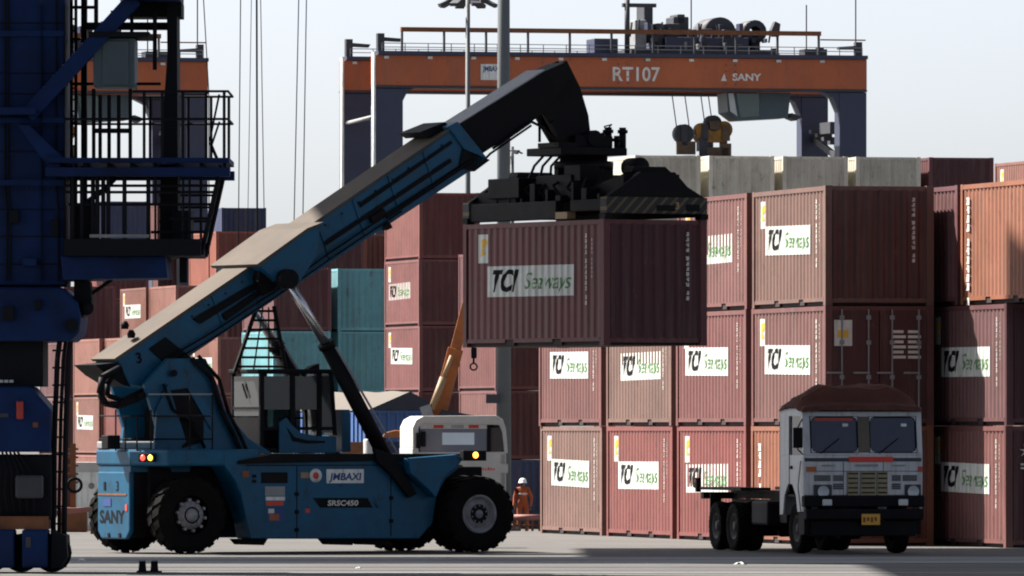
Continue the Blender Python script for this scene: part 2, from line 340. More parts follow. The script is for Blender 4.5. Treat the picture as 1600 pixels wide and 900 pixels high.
def cmesh(L, H):
    key = (L, H)
    if key in CACHE: return CACHE[key]
    d = {}
    m = corr(0.16, L-0.16, 0.15, H-0.08); d['side'] = m.mesh('side_panel', CP)
    e = MB(); ys = [-1.12]; p = 0.26; k = 0
    pts = []
    y = -1.12
    while y < 1.12-1e-6:
        for t, dd in ((0, 0.0), (0.3, 0.0), (0.5, 0.035), (0.8, 0.035)):
            yy = y+t*p
            if yy < 1.12: pts.append((yy, dd))
        y += p
    pts.append((1.12, 0.0))
    vs = []
    for yy, dd in pts: vs += [(0.012+dd, yy, 0.15), (0.012+dd, yy, H-0.09)]
    e.add(vs, [(2*i, 2*i+1, 2*i+3, 2*i+2) for i in range(len(pts)-1)]); d['end'] = e.mesh('end_panel', CP)
    dr = MB()                              # one door leaf, recessed panels
    dr.box(0.02, 0.06, 0.01, 1.12, 0.15, H-0.10)
    for z0, z1 in ((0.25, 0.85), (0.95, 1.60), (1.70, H-0.2)): dr.box(0.012, 0.022, 0.08, 1.06, z0, z1)
    d['door'] = dr.mesh('door', CP)
    lb = MB(); lb.cyl((-0.01, 0, 0.12), (-0.01, 0, H-0.08), 0.02, n=6)
    for z in (0.3, 1.0, 1.75, H-0.3): lb.box(-0.025, 0.012, -0.05, 0.05, z, z+0.09)
    lb.box(-0.03, 0.0, -0.02, 0.34, 1.12, 1.16); d['bar'] = lb.mesh('locking_bar', MATS['grey_steel'])
    rf = MB(); n = 20; xs = [0.1+(L-0.2)*i/n for i in range(n+1)]; vs = []
    for i, x in enumerate(xs): z = H-0.02-(0.02 if i % 2 else 0.0); vs += [(x,-1.17,z),(x,1.17,z)]
    rf.add(vs, [(2*i,2*i+2,2*i+3,2*i+1) for i in range(n)]); d['roof'] = rf.mesh('roof_panel', CP)
    d['floor'] = MB().box(0.12, L-0.12, -1.13, 1.13, 0.004, 0.15).mesh('floor_panel', MATS['dark_gap'])
    d['post'] = MB().box(-0.07, 0.07, -0.075, 0.075, 0.118, H-0.118).mesh('corner_post', CP)
    d['cast'] = MB().box(-0.089, 0.089, -0.081, 0.081, -0.059, 0.059).mesh('corner_casting', CP)
    d['trail'] = MB().box(0.18, L-0.18, -0.03, 0.03, H-0.11, H-0.012).mesh('top_rail', CP)
    br = MB(); pc = [L/2-1.02, L/2+1.02]
    br.box(0.18, pc[0]-0.18, -0.025, 0.025, 0.085, 0.165); br.box(pc[0]+0.18, pc[1]-0.18, -0.025, 0.025, 0.085, 0.165); br.box(pc[1]+0.18, L-0.18, -0.025, 0.025, 0.085, 0.165)
    br.box(0.18, L-0.18, -0.026, 0.026, 0.150, 0.168); d['brail'] = br.mesh('bottom_rail', CP)
    d['pocket'] = MB().box(-0.18, 0.18, -0.06, 0.0, 0.02, 0.15).mesh('fork_pocket', MATS['dark_gap'])
    d['erail_t'] = MB().box(-0.04, 0.04, -1.13, 1.13, H-0.11, H-0.012).mesh('top_rail', CP)
    d['erail_b'] = MB().box(-0.04, 0.04, -1.13, 1.13, 0.06, 0.16).mesh('bottom_rail', CP)
    f = MB()                               # joined frame for the far containers
    for x in (0.072, L-0.072):
        for s in (-1, 1):
            f.box(x-0.07, x+0.07, s*1.144-0.075, s*1.144+0.075, 0.0, H-0.002)
        f.box(x-0.04, x+0.04, -1.06, 1.06, H-0.11, H-0.012); f.box(x-0.04, x+0.04, -1.06, 1.06, 0.03, 0.16)
    for s in (-1, 1):
        f.box(0.15, L-0.15, s*1.18-0.03, s*1.18+0.03, H-0.11, H-0.012); f.box(0.15, L-0.15, s*1.18-0.03, s*1.18+0.03, 0.09, 0.165)
    d['frame'] = f.mesh('frame', CP)
    CACHE[key] = d; return d

def conform(me, xr, z0, off):              # lay a flat text/mesh (x right, y up) on the +y corrugation
    bm = bmesh.new(); bm.from_mesh(me)
    for v in bm.verts: v.co = (xr-v.co.x, 0, z0+v.co.y)
    xs = [v.co.x for v in bm.verts]
    for x in breaks(min(xs), max(xs)):
        bmesh.ops.bisect_plane(bm, geom=bm.verts[:]+bm.edges[:]+bm.faces[:], plane_co=(x,0,0), plane_no=(1,0,0), dist=1e-5)
    for v in bm.verts: v.co.y = prof(v.co.x)+off
    for f in bm.faces: pass
    bmesh.ops.recalc_face_normals(bm, faces=bm.faces)
    bm.to_mesh(me); bm.free(); return me
def glyphs(n, seed, w=0.07, h=0.085, gap=0.028, vertical=True):
    rnd = random.Random(seed); m = MB(); z = 0
    for i in range(n):
        if i in (4, 10): z -= h*0.8
        for q in range(3):
            a = rnd.uniform(0, w*0.5); m.add([(a,z-h*q/3.0-h*0.25,0),(a+w*rnd.uniform(0.4,0.6),z-h*q/3.0-h*0.25,0),(a+w*rnd.uniform(0.4,0.6),z-h*q/3.0,0),(a,z-h*q/3.0,0)], [(0,1,2,3)])
        m.add([(rnd.choice((0,w*0.7)),z-h,0),(w,z-h,0),(w,z,0),(w*0.7,z,0)], [(0,1,2,3)])
        z -= h+gap
    return m
SIGN = {}
def sign_meshes():
    SIGN['panel'] = corr(1.28, 5.05, 1.10, 1.74, 0.004).mesh('sign_panel', MATS['sign_white'])
    t = text_mesh('TCI', 0.62, MATS['ink_black'], shear=0.35, bold=0.022, width=1.15); SIGN['tci'] = conform(t, 4.82, 1.22, 0.008)
    t = text_mesh('Seaways', 0.50, MATS['ink_green'], shear=0.35, bold=0.0, width=2.0); SIGN['sea'] = conform(t, 3.42, 1.25, 0.008)
    SIGN['small'] = corr(4.97, 5.42, 1.76, 2.36, 0.004).mesh('small_sign', MATS['sign_white'])
    mk = MB().add([(0.05,0.1,0),(0.30,0.16,0),(0.22,0.28,0),(0.38,0.40,0),(0.30,0.50,0),(0.08,0.44,0),(0.16,0.30,0)], [(0,1,2,3,4,5,6)]).mesh('emblem', MATS['ink_yellow'])
    SIGN['mark'] = conform(mk, 5.40, 1.78, 0.008)
    g = glyphs(12, 3).mesh('number_marking', MATS['ink_white']); SIGN['num'] = conform(g, 0.80, 2.30, 0.006)
    g = glyphs(9, 5, 0.05, 0.06).mesh('number_marking', MATS['ink_white']); SIGN['num2'] = conform(g, 0.55, 2.2, 0.006)
    g = glyphs(12, 9, 0.075, 0.08).mesh('number_marking', MATS['ink_white']); SIGN['endnum'] = g
    g = MB()
    for i in range(6):
        for j in range(2): g.add([(0.0+j*0.34, -i*0.11, 0), (0.24+j*0.34+0.05*(i%2), -i*0.11, 0), (0.24+j*0.34+0.05*(i%2), -i*0.11+0.06, 0), (j*0.34, -i*0.11+0.06, 0)], [(0,1,2,3)])
    SIGN['doornum'] = g.mesh('weight_table', MATS['ink_white'])
    # faint overpainted vertical lettering for the orange boxes
    g = glyphs(11, 21, 0.22, 0.16, 0.03).mesh('lettering', MATS['ink_white']); SIGN['vert'] = g
    st = MB(); pts = []
    for i in range(14):
        r = 0.17 if i % 2 == 0 else 0.06; t = math.pi*2*i/14+0.2; pts.append((r*math.cos(t), r*math.sin(t), 0))
    st.add(pts, [tuple(range(14))]); st.box(-0.14, 0.14, -0.38, -0.34, 0, 0.002); st.box(-0.14, 0.10, -0.30, -0.26, 0, 0.002); SIGN['star'] = st.mesh('emblem', MATS['ink_white'])
sign_meshes()
ROTP = (R(90), 0, R(180))                  # faces +y ; text x runs to -x
ROTE = (R(90), 0, R(-90))                  # faces -x (near end) ; text x runs to -y
def container(label, loc, rz, col, door=False, sign=False, small=None, nums=True, L=6.058, H=2.591, full=True, group=None, extra=(), name='shipping_container', side_pale=0.14):
    d = cmesh(L, H); r = empty(name, loc, rz); tag(r, label, 'container', group)
    side_lit = tuple(c*(1-side_pale)+side_pale*(0.15,0.11,0.095)[i] for i, c in enumerate(tuple(q*1.14 for q in col))); end_shade = tuple(q*((0.56,0.44,0.48)[i] if col[0] > col[2]*1.6 else 0.8) for i, q in enumerate(col))  # sunlit sides lightened, shaded ends darkened in the paint colour
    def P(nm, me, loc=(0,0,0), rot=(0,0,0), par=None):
        c = side_lit if nm == 'side_panel' else end_shade if nm in ('end_panel', 'door') else col
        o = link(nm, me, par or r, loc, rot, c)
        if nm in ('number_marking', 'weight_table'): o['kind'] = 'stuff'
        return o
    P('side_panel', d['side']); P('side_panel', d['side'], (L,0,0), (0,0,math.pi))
    P('roof_panel', d['roof']); 
    P('floor_panel', d['floor'])
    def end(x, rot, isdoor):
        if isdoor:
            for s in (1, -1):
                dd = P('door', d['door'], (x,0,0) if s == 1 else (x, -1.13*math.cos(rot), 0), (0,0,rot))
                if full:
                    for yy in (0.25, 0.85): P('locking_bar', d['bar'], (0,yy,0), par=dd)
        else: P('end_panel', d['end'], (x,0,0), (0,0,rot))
    end(0, 0, door); 
    if full: end(L, math.pi, not door)
    if full:
        for x in (0.071, L-0.071):
            for s in (-1, 1):
                P('corner_post', d['post'], (x, s*1.143, 0))
                for z in (0.059, H-0.059): P('corner_casting', d['cast'], (x+(0.017 if x < 1 else -0.017), s*1.1385, z))
            P('top_rail', d['erail_t'], (x,0,0)); P('bottom_rail', d['erail_b'], (x,0,0))
        for s in (-1, 1):
            P('top_rail', d['trail'], (0, s*1.187, 0)); b = P('bottom_rail', d['brail'], (0, s*1.187, 0))
            for q in (-1.02, 1.02): P('fork_pocket', d['pocket'], (L/2+q, 0 if s > 0 else 0.06, 0), par=b)
    else: P('frame', d['frame'])
    if sign:
        dz = random.uniform(-0.07,0.07); dx_ = PITCH*random.choice((-1,0,0,0,1))
        p = P('sign_panel', SIGN['panel'], (dx_,0,dz), (0,random.uniform(-0.012,0.012),0)); P('lettering', SIGN['tci'], par=p); P('lettering', SIGN['sea'], par=p)
    if small is None: small = sign
    if small: p = P('small_sign', SIGN['small']); P('emblem', SIGN['mark'], par=p)
    if nums and full:
        P('number_marking', SIGN['num']); P('number_marking', SIGN['num2'])
        if not door: P('number_marking', SIGN['endnum'], (0.006, -0.72, 2.33), ROTE)
    if door and full:
        P('weight_table', SIGN['doornum'], (0.008, -0.30, 2.0), ROTE)
        P('warning_sign', MB().box(-0.005, 0.008, 0.62, 1.02, 1.72, 2.28).mesh('warning_sign', MATS['sign_white']))
        P('emblem', SIGN['mark_flat'] if 'mark_flat' in SIGN else SIGN.setdefault('mark_flat', MB().box(-0.009, -0.006, 0.70, 0.95, 1.9, 2.06).mesh('emblem', MATS['ink_yellow'])))
    for nm, key, l_, rot in extra:
        o = P(nm, SIGN[key], l_, rot)
        if key == 'vert': o['kind'] = 'stuff'
    return r

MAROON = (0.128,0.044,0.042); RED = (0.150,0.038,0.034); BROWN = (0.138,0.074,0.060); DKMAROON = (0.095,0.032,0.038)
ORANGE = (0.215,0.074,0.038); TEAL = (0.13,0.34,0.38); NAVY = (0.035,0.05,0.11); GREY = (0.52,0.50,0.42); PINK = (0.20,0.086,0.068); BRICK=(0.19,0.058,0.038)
CNAME = {MAROON:'maroon', RED:'red', BROWN:'brown', DKMAROON:'dark maroon', ORANGE:'orange', TEAL:'teal', NAVY:'navy blue', GREY:'grey', PINK:'faded red', BRICK:'brick red'}
TIER = ['bottom', 'second', 'third', 'fourth', 'fifth', 'sixth']
def stack_at(pos, desc, tiers, rz=math.pi/2+YA, group=None, full=False, z0=None):
    z = ground_z(pos[1]) if z0 is None else z0
    for i, t in enumerate(tiers):
        t = dict(t); c = t.pop('c'); H = t.get('H', 2.591)
        jit = Vector((random.uniform(-0.02,0.02), random.uniform(-0.03,0.03)))
        what = 'lettered container' if t.get('sign') else 'container'
        tier = 'top' if i == len(tiers)-1 and i > 0 else TIER[i]+(' tier' if i else '')
        ro = (random.uniform(-0.004,0.004))
        # root sits at the near end, middle of the width
        off = EV*W2
        p = Vector(pos)+off+jit+DV*t.pop('shift', 0.0)
        k = 1+random.uniform(-0.16, 0.14)
        container(f"{CNAME[c]} {what}, {tier} of {desc}", (p.x, p.y, z+0.002), rz+ro, tuple(q*k for q in c), group=group, full=t.pop('full', full), side_pale=random.choice((0.0,0.05,0.10,0.20)), **t)
        z += H+0.006
# sunlit wall of stacks running away behind the truck
C0 = Vector((SX(1290,199), 199.0)); PW = 6.5
G1 = 'stacked containers in the sunlit row'
S = dict(sign=True)
stack_at(C0, 'the stack directly behind the white truck cab', [dict(c=ORANGE, extra=[('lettering','vert',(5.45,1.222,2.2),ROTP)], nums=False), dict(c=MAROON, door=True, **S), dict(c=BROWN, **S)], group=G1, full=True)
stack_at(C0+DV*PW, 'the stack beside the truck tail', [dict(c=RED, **S), dict(c=MAROON, **S), dict(c=MAROON, **S)], group=G1, full=True)
stack_at(C0+DV*PW*2, 'the middle stack in the sunlit row', [dict(c=RED, **S), dict(c=BROWN, small=False, **S)], group=G1, full=True)
stack_at(C0+DV*PW*3, 'the stack beside the worker in orange', [dict(c=BROWN, **S), dict(c=MAROON, small=False, **S)], group=G1, full=True)
# stack at the right edge, partly in the shadow of the first one
RB = C0+EV*2.75
G2 = 'stacked containers at the right edge'
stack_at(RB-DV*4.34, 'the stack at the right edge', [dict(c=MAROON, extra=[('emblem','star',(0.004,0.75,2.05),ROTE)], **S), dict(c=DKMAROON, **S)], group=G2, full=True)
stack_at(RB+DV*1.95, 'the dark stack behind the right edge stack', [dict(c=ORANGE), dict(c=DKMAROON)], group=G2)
p = RB-DV*7.02+EV*W2
container('orange container with white vertical lettering on top at the right edge', (p.x, p.y, 5.2), math.pi/2+YA, ORANGE, nums=False, group=G2, full=True, extra=[('lettering','vert',(5.62,1.222,2.3),ROTP)])
p = RB-DV*0.72+EV*W2
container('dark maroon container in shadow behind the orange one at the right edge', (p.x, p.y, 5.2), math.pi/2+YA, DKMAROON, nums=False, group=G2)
# grey boxes peeping over the wall
GP = Vector((SX(1108,332), 332.0)); G3 = 'grey containers showing above the sunlit row'
gz = [('far grey stack left of the hanging sheaves', GREY), ('far grey stack under the hanging sheaves', GREY), ('far grey stack left of the gantry leg', GREY), ('far grey stack below the gantry legs', GREY), ('far dark stack right of the grey ones', DKMAROON)]
for i, (dsc, c) in enumerate(gz):
    q = GP+EV*(2.75*(i-1))
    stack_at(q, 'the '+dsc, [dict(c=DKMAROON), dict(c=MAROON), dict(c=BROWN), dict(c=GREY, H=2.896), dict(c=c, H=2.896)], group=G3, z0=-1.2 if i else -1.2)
for i, dsc in enumerate(('the far stack at the right picture edge',)):
    stack_at((SX(1632,318), 318.0), dsc, [dict(c=MAROON), dict(c=BROWN), dict(c=RED), dict(c=PINK), dict(c=PINK, small=True)], group='far stacked containers')
# background stacks
G4 = 'far stacked containers'
def bstack(px, D, desc, tiers): stack_at((SX(px,D), D), desc, tiers, group=G4)
bstack(655, 360, 'the tall stack left of the lifted container', [dict(c=MAROON), dict(c=MAROON), dict(c=MAROON, **S), dict(c=MAROON, **S), dict(c=RED)])
bstack(775, 345, 'the stack under the lifted container beside the light mast', [dict(c=NAVY), dict(c=MAROON), dict(c=MAROON), dict(c=DKMAROON)])
bstack(528, 381, 'the teal stack behind the lift cylinders', [dict(c=TEAL), dict(c=DKMAROON), dict(c=TEAL), dict(c=TEAL)])
bstack(427, 379.5, 'the stack left of the teal stack', [dict(c=MAROON), dict(c=TEAL), dict(c=TEAL), dict(c=DKMAROON)])
bstack(338, 430, 'the stack behind the boom', [dict(c=MAROON), dict(c=BRICK), dict(c=RED, **S), dict(c=PINK), dict(c=BRICK)])
bstack(346, 492, 'the tallest far stack with the navy top', [dict(c=BROWN), dict(c=MAROON), dict(c=RED), dict(c=BRICK), dict(c=MAROON), dict(c=NAVY)])
bstack(246, 484, 'the far stack behind the crane platform railing', [dict(c=BROWN), dict(c=MAROON), dict(c=RED), dict(c=NAVY), dict(c=MAROON), dict(c=MAROON)])
bstack(160, 478, 'the far stack behind the crane ladder', [dict(c=BROWN), dict(c=MAROON), dict(c=RED), dict(c=MAROON), dict(c=RED), dict(c=NAVY)])
bstack(490, 432, 'the far maroon stack behind the boom', [dict(c=MAROON), dict(c=BROWN), dict(c=MAROON), dict(c=RED), dict(c=DKMAROON)])
bstack(569, 436, 'the far stack with the orange top', [dict(c=MAROON), dict(c=BROWN), dict(c=MAROON), dict(c=RED), dict(c=ORANGE)])
bstack(275, 425, 'the far stack left of the boom', [dict(c=MAROON), dict(c=BROWN), dict(c=MAROON), dict(c=PINK)])
bstack(228, 431, 'the far stack above the boom tail', [dict(c=MAROON), dict(c=BROWN), dict(c=RED), dict(c=PINK, **S)])
bstack(100, 428, 'the dark far stack right of the quay crane leg', [dict(c=MAROON), dict(c=BROWN), dict(c=DKMAROON), dict(c=DKMAROON)])
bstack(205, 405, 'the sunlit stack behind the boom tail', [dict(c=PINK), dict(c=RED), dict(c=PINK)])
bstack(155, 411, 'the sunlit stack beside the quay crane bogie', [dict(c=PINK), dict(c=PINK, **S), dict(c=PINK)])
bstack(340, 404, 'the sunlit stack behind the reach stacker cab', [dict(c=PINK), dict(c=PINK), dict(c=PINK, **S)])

# ------------------------------------------------------------------ quay crane (dark, at the left; its girder, plus an added shade-casting house and decks, hang overhead, out of frame)
QD = 162.0
qx = lambda px: SX(px, QD); qz = lambda py: SZ(py, QD)
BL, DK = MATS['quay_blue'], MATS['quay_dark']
def quay_crane():
    r = empty('quay_crane', (qx(20), QD+1, 0)); ox, oy = r.location.x, r.location.y
    tag(r, 'dark blue quay crane leg with stairs, platform and caged walkway at the left edge', 'crane')
    def B(name, px0, px1, py0, py1, y0, y1, m, bevel=0.0):
        return MB().box(qx(px0)-ox, qx(px1)-ox, y0-oy, y1-oy, qz(py0), qz(py1)).build(name, m, r, bevel)
    def V(px, py, y): return (qx(px)-ox, y-oy, qz(py))
    def PR(name, pts, y0, y1, m, bevel=0.0):
        return MB().prism([(qx(a)-ox, qz(b)) for a, b in pts], y0-oy, y1-oy).build(name, m, r, bevel)
    def T(name, pts, rad, m, n=6):
        return MB().tube([V(*p) for p in pts], rad, n).build(name, m, r)
    # legs
    top = 30.0
    leg = MB().box(qx(-75)-ox, qx(105)-ox, 161.2-oy, 163.4-oy, qz(447), top).build('leg', BL, r, 0.03)
    for py in (195, 292, 60): MB().box(qx(-76)-ox, qx(106.5)-ox, 161.12-oy, 161.19-oy, qz(py), qz(py)+0.10).build('flange', BL, leg)
    for px in (68, 104): MB().box(qx(px)-ox, qx(px+1.6)-ox, 161.10-oy, 161.185-oy, qz(440), qz(10)).build('cable_duct', DK, leg)
    PR('leg_foot', [(-75,450),(102,450),(126,474),(131,498),(129,520),(116,534),(-75,534)], 160.9, 163.6, BL, 0.05)
    MB().cyl(V(117,510,160.78), V(117,510,160.9), 0.12, n=16).build('pivot_pin', DK, r)
    B('neck', -60, 70, 534, 604, 161.4, 163.2, DK)
    PR('equalizer_beam', [(-75,604),(52,604),(83,640),(83,706),(-75,706)], 161.0, 163.4, BL, 0.04)
    B('bogie_frame', -75, 84, 710, 812, 161.2, 163.2, DK, 0.05)
    for px in (-50, 8, 60): B('bogie_box', px-20, px+20, 826, 886, 160.75, 161.6, BL, 0.04)
    B('bogie_link', -75, 80, 806, 826, 160.9, 163.0, MATS['rust_brown'])
    B('motor', 30, 72, 742, 778, 160.7, 161.2, MATS['rtg_dark'], 0.05)
    for px in (-60, -12, 36, 84):
        MB().lathe([(0.0,-0.12),(0.30,-0.12),(0.34,-0.10),(0.34,0.06),(0.30,0.1),(0,0.1)], V(px,0,161.5)[:2]+(0.35,), n=20).build('rail_wheel', DK, r)
    MB().box(qx(31)-ox, qx(42)-ox, 160.85-oy, 160.98-oy, qz(655), qz(627)).build('warning_lamp', MATS['brake_red'], r, 0.02)
    for i in range(3): B('nameplate', 2+i*8, 8+i*8, 594, 598, 161.3, 161.395, MATS['tape_white'])
    for py in (40, 118, 150, 240, 330, 372, 415):
        MB().box(qx(-74)-ox, qx(104)-ox, 161.185-oy, 161.199-oy, qz(py), qz(py)+0.018).build('plate_seam', DK, leg)
    for i in range(14):
        for py in (197, 294): MB().cyl(V(-6+i*8,py+3,161.09), V(-6+i*8,py+3,161.12), 0.02, n=6).build('bolt', DK, leg)
    for px, py, w, h in ((20,330,14,20),(84,345,12,26),(40,405,22,12),(10,480,18,22),(60,470,10,16)):
        jb = MB().box(qx(px)-ox, qx(px+w)-ox, 161.0-oy if py < 447 else 160.7-oy, 161.19-oy if py < 447 else 160.895-oy, qz(py+h), qz(py)).build('junction_box', DK if px != 40 else BL, r, 0.01)
    for px in (12, 17, 92): T('conduit', [(px,-260,161.15),(px,300,161.15),(px+3,330,161.15),(px+3,440,161.15)], 0.018, DK)
    for px, py, w, h, m in ((4,646,14,6,'rtg_dark'),(56,660,8,8,'rust_brown'),(46,838,8,16,'rtg_dark')):
        MB().box(qx(px)-ox, qx(px+w)-ox, (160.98 if py < 706 else 161.18 if py < 812 else 160.73)-oy, (160.995 if py < 706 else 161.195 if py < 812 else 160.745)-oy, qz(py+h), qz(py)).build('warning_label', MATS[m], r)
    for i in range(6): T('hydraulic_hose', [(2+i*6,706,161.1),(6+i*9,735,160.95),(2+i*11,770,160.95),(8+i*10,808,161.1)], 0.02, DK)
    # cable chain and ladder right of the foot
    for px, w in ((86, 0.05), (95, 0.035), (103, 0.05)):
        T('cable', [(px+14,500,161.5),(px+6,560,161.5),(px+2,660,161.5),(px,760,161.5),(px-1,886,161.5)], w, DK)
    for i in range(13): T('rung', [(84,548+i*27,161.5),(104,548+i*27,161.5)], 0.018, DK)
    PR('buffer', [(86,828),(108,836),(110,868),(100,886),(84,886)], 160.9, 162.2, DK)
    PR('hose_bundle', [(118,440),(142,440),(146,470),(130,500),(118,490)], 161.4, 162.4, DK)
    MB().lathe([(0,-0.1),(0.13,-0.1),(0.13,0.1),(0,0.1)], V(138,482,161.3), n=16).build('pulley', DK, r)
    T('strut', [(140,462,161.8),(176,437,161.8)], 0.035, DK)
    # upper stairs
    def stringer(p0, p1, w, y, name='stair_stringer'):
        return MB().bar(V(*p0, y), V(*p1, y), 0.10, w, up=(0,1,0) if False else (0,0,1)).build(name, BL, r)
    stringer((48,184),(214,2), 0.27, 160.9); stringer((48,184),(214,2), 0.27, 161.15)
    for i in range(11):
        f = i/10.0; x = 52+f*150; y = 172-f*168
        B('stair_tread', x-10, x+8, y, y+2.5, 160.9, 161.15, MATS['grey_steel'])
    B('landing', -20, 62, 172, 183, 160.6, 161.2, BL); B('landing', 196, 284, -8, 4, 160.6, 163.0, BL)
    PR('brace', [(34,200),(52,200),(104,250),(104,268),(84,268)], 160.7, 161.2, BL)
    # upper platform
    B('deck', 80, 362, 250, 258, 160.6, 163.4, BL); B('platform_beam', 78, 363, 265, 279, 160.5, 160.8, BL, 0.01); B('platform_beam', 78, 363, 265, 279, 163.0, 163.4, BL)
    for px in range(100, 360, 36): B('joist', px, px+5, 258, 266, 160.7, 163.2, DK)
    for y in (160.65, 163.3):
        for py, x0 in ((147,212),(190,108)): T('handrail', [(x0,py,y),(361,py,y)], 0.022, DK)
        for px in (230, 258, 290, 326, 354): T('railing_post', [(px,147,y),(px,250,y)], 0.028, DK)
    T('handrail', [(360,147,160.65),(360,147,163.3)], 0.022, DK); T('handrail', [(360,190,160.65),(360,190,163.3)], 0.022, DK)
    T('brace_rod', [(344,149,161.5),(329,222,161.5)], 0.02, DK); T('brace_rod', [(343,190,162),(329,232,162)], 0.02, DK); T('brace_rod', [(328,222,162),(345,262,162)], 0.03, DK)
    # tall dark column and ladder bars
    PR('column', [(258,-260),(276,-260),(279,400),(250,400),(252,220),(262,90)], 161.8, 163.2, DK)
    B('column', 124, 133, -260, 402, 162.6, 162.9, DK)
    for px in (112, 119): T('ladder_stile', [(px,-260,161.9),(px,400,161.9)], 0.03, DK)
    for i in range(26): T('rung', [(112,-60+i*18,161.9),(119,-60+i*18,161.9)], 0.016, DK)
    for px, a in ((148,140),(158,150),(172,150),(187,150),(205,140)): T('guard_bar', [(px,a,161.6),(px,250,161.6)], 0.035, DK)
    B('guard_rail', 150, 205, 202, 209, 161.5, 161.7, DK)
    # electrical cabin hanging under the upper landing
    cb = B('electric_cabinet', 150, 214, 63, 139, 161.0, 162.4, MATS['cabin_slate'], 0.02)
    MB().box(qx(164)-ox, qx(205)-ox, 160.965-oy, 160.995-oy, qz(136), qz(68)).build('cabinet_door', MATS['cabin_slate'], cb, 0.01)
    B('cabinet_roof', 143, 237, 54, 62, 160.8, 162.6, DK); B('hanger', 150, 156, 0, 55, 161.2, 161.4, DK); B('hanger', 240, 246, 22, 110, 161.6, 161.8, DK); B('hanger', 206, 211, 0, 55, 161.2, 161.4, DK)
    B('header_beam', 196, 284, 4, 26, 161.9, 163.2, DK); B('cross_bar', 132, 270, 34, 45, 162.2, 162.6, DK); B('cross_bar', 108, 150, 8, 12, 162.2, 162.5, DK); B('cross_bar', 108, 150, 59, 62, 162.2, 162.5, DK)
    B('cross_bar', 108, 250, 128, 132, 162.2, 162.5, DK)
    # lower caged walkway
    for px in (119, 133, 150, 157, 166, 174, 199, 236, 247, 290, 300):
        T('cage_bar', [(px,279,160.8),(px,392,160.8)], 0.022 if px > 240 else 0.04, DK)
    for py, x0, x1 in ((293,108,345),(303,108,343),(322,112,336),(344,268,332),(365,240,327)): T('cage_rail', [(x0,py,160.8),(x1,py,160.8)], 0.026, DK)
    for py in (303, 322, 344): T('cage_rail', [(245,py,163.0),(332,py,163.0)], 0.022, DK)
    T('cage_strut', [(345,279,160.8),(318,400,160.8)], 0.045, DK); T('cage_strut', [(345,279,163.0),(318,400,163.0)], 0.045, DK)
    T('cage_bar', [(317,279,161.0),(317,392,161.0)], 0.025, DK); T('brace_rod', [(140,318,161),(165,300,161),(185,280,161)], 0.05, DK)
    B('cage_floor', 106, 318, 376, 402, 160.5, 163.4, DK); B('cage_kick_plate', 146, 238, 369, 374, 160.55, 160.65, MATS['grey_steel'])
    B('box_step', 270, 300, 330, 376, 161.5, 162.8, DK); B('box_step', 120, 146, 318, 376, 161.5, 162.8, DK)
    PR('support_beam', [(100,402),(262,402),(266,436),(104,439)], 160.8, 163.0, BL, 0.02); B('hanger', 279, 291, 398, 441, 162.4, 162.8, DK)
    # out of frame overhead: portal, girders, and added house and decks sized to cast shade
    ab = lambda nm, x0, x1, y0, y1, z0, z1, m: MB().box(x0-ox, x1-ox, y0-oy, y1-oy, z0, z1).build(nm, m, r, 0.05)
    ab('leg', -36.0, -33.8, 161.2, 163.4, 0.0, 30.0, BL); ab('leg', -36.0, -33.8, 131.2, 133.4, 0.0, 30.0, BL); ab('leg', qx(-75), qx(105), 131.2, 133.4, 0.0, 30.0, BL)
    ab('portal_beam', -37.0, -7.2, 130.8, 133.8, 31.51, 33.0, BL); ab('leg', 13.0, 15.5, 131.2, 133.4, 0.0, 30.0, BL); ab('leg', 13.0, 15.5, 161.2, 163.4, 0.0, 30.0, BL); ab('portal_beam', -37.0, -12.2, 160.0, 164.0, 30.0, 33.0, BL)
    ab('shade_house', -22.0, -12.2, 187.2, 208.7, 30.0, 36.0, BL); ab('girder', -21.6, -18.9, 95.0, 206.0, 36.01, 37.5, BL); ab('girder', -14.9, -12.6, 95.0, 206.0, 36.01, 38.5, BL)
    ab('shade_deck', -35.5, -22.1, 187.2, 195.1, 30.0, 32.0, BL); ab('fill_blocker', -35.0, 16.0, 110.0, 159.9, 30.0, 31.5, BL); ab('fill_blocker', -12.1, 16.0, 187.2, 199.8, 30.0, 31.5, BL)  # unseen slabs added to shade the ground and cut its bounce light
quay_crane()

# hoist ropes of the crane and the headblock they carry, hidden behind the boom
HB = empty('hoist_headblock', (SX(424,198), 198, SZ(434,198)))
tag(HB, 'steel headblock hanging on thin dark hoist ropes behind the reach stacker boom', 'headblock')
MB().box(-0.80, 0.80, -0.5, 0.5, 0.0, 0.28).build('block_frame', MATS['black_steel'], HB, 0.03)
for a, b, r_ in ((376,372,0.012), (393,386,0.008), (401,402,0.022), (407,414,0.010), (467,458,0.012), (479,472,0.012)):
    # rope from the girder straight down to the headblock; slight sag outward
    x0 = SX(a,198)-HB.location.x; x1 = SX(b,198)-HB.location.x
    if b < 366 or b > 482: x1 = x0
    k = (30.0-SZ(434,198))/(SZ(0,198)-SZ(434,198))
    MB().tube([(x0+(x0-x1)*(k-1), 0, 30.0-HB.location.z), (x1, 0, 0.25)], r_, 5).build('hoist_rope', DK, HB)
RP = empty('trailing_cable', (SX(327,199), 199.0, SZ(478,199)))
tag(RP, 'single thin dark cable slanting down past the crane platform railing', 'cable')
MB().tube([(SX(304,199)-RP.location.x, 0, 30-RP.location.z), (SX(318,199)-RP.location.x, 0, SZ(0,199)-RP.location.z), (SX(326,199)-RP.location.x, 0, SZ(140,199)-RP.location.z), (0,0,0)], 0.012, 5).build('cable_strand', DK, RP)
MB().box(-0.06, 0.06, -0.05, 0.05, -0.12, 0.02).build('cable_weight', DK, RP)

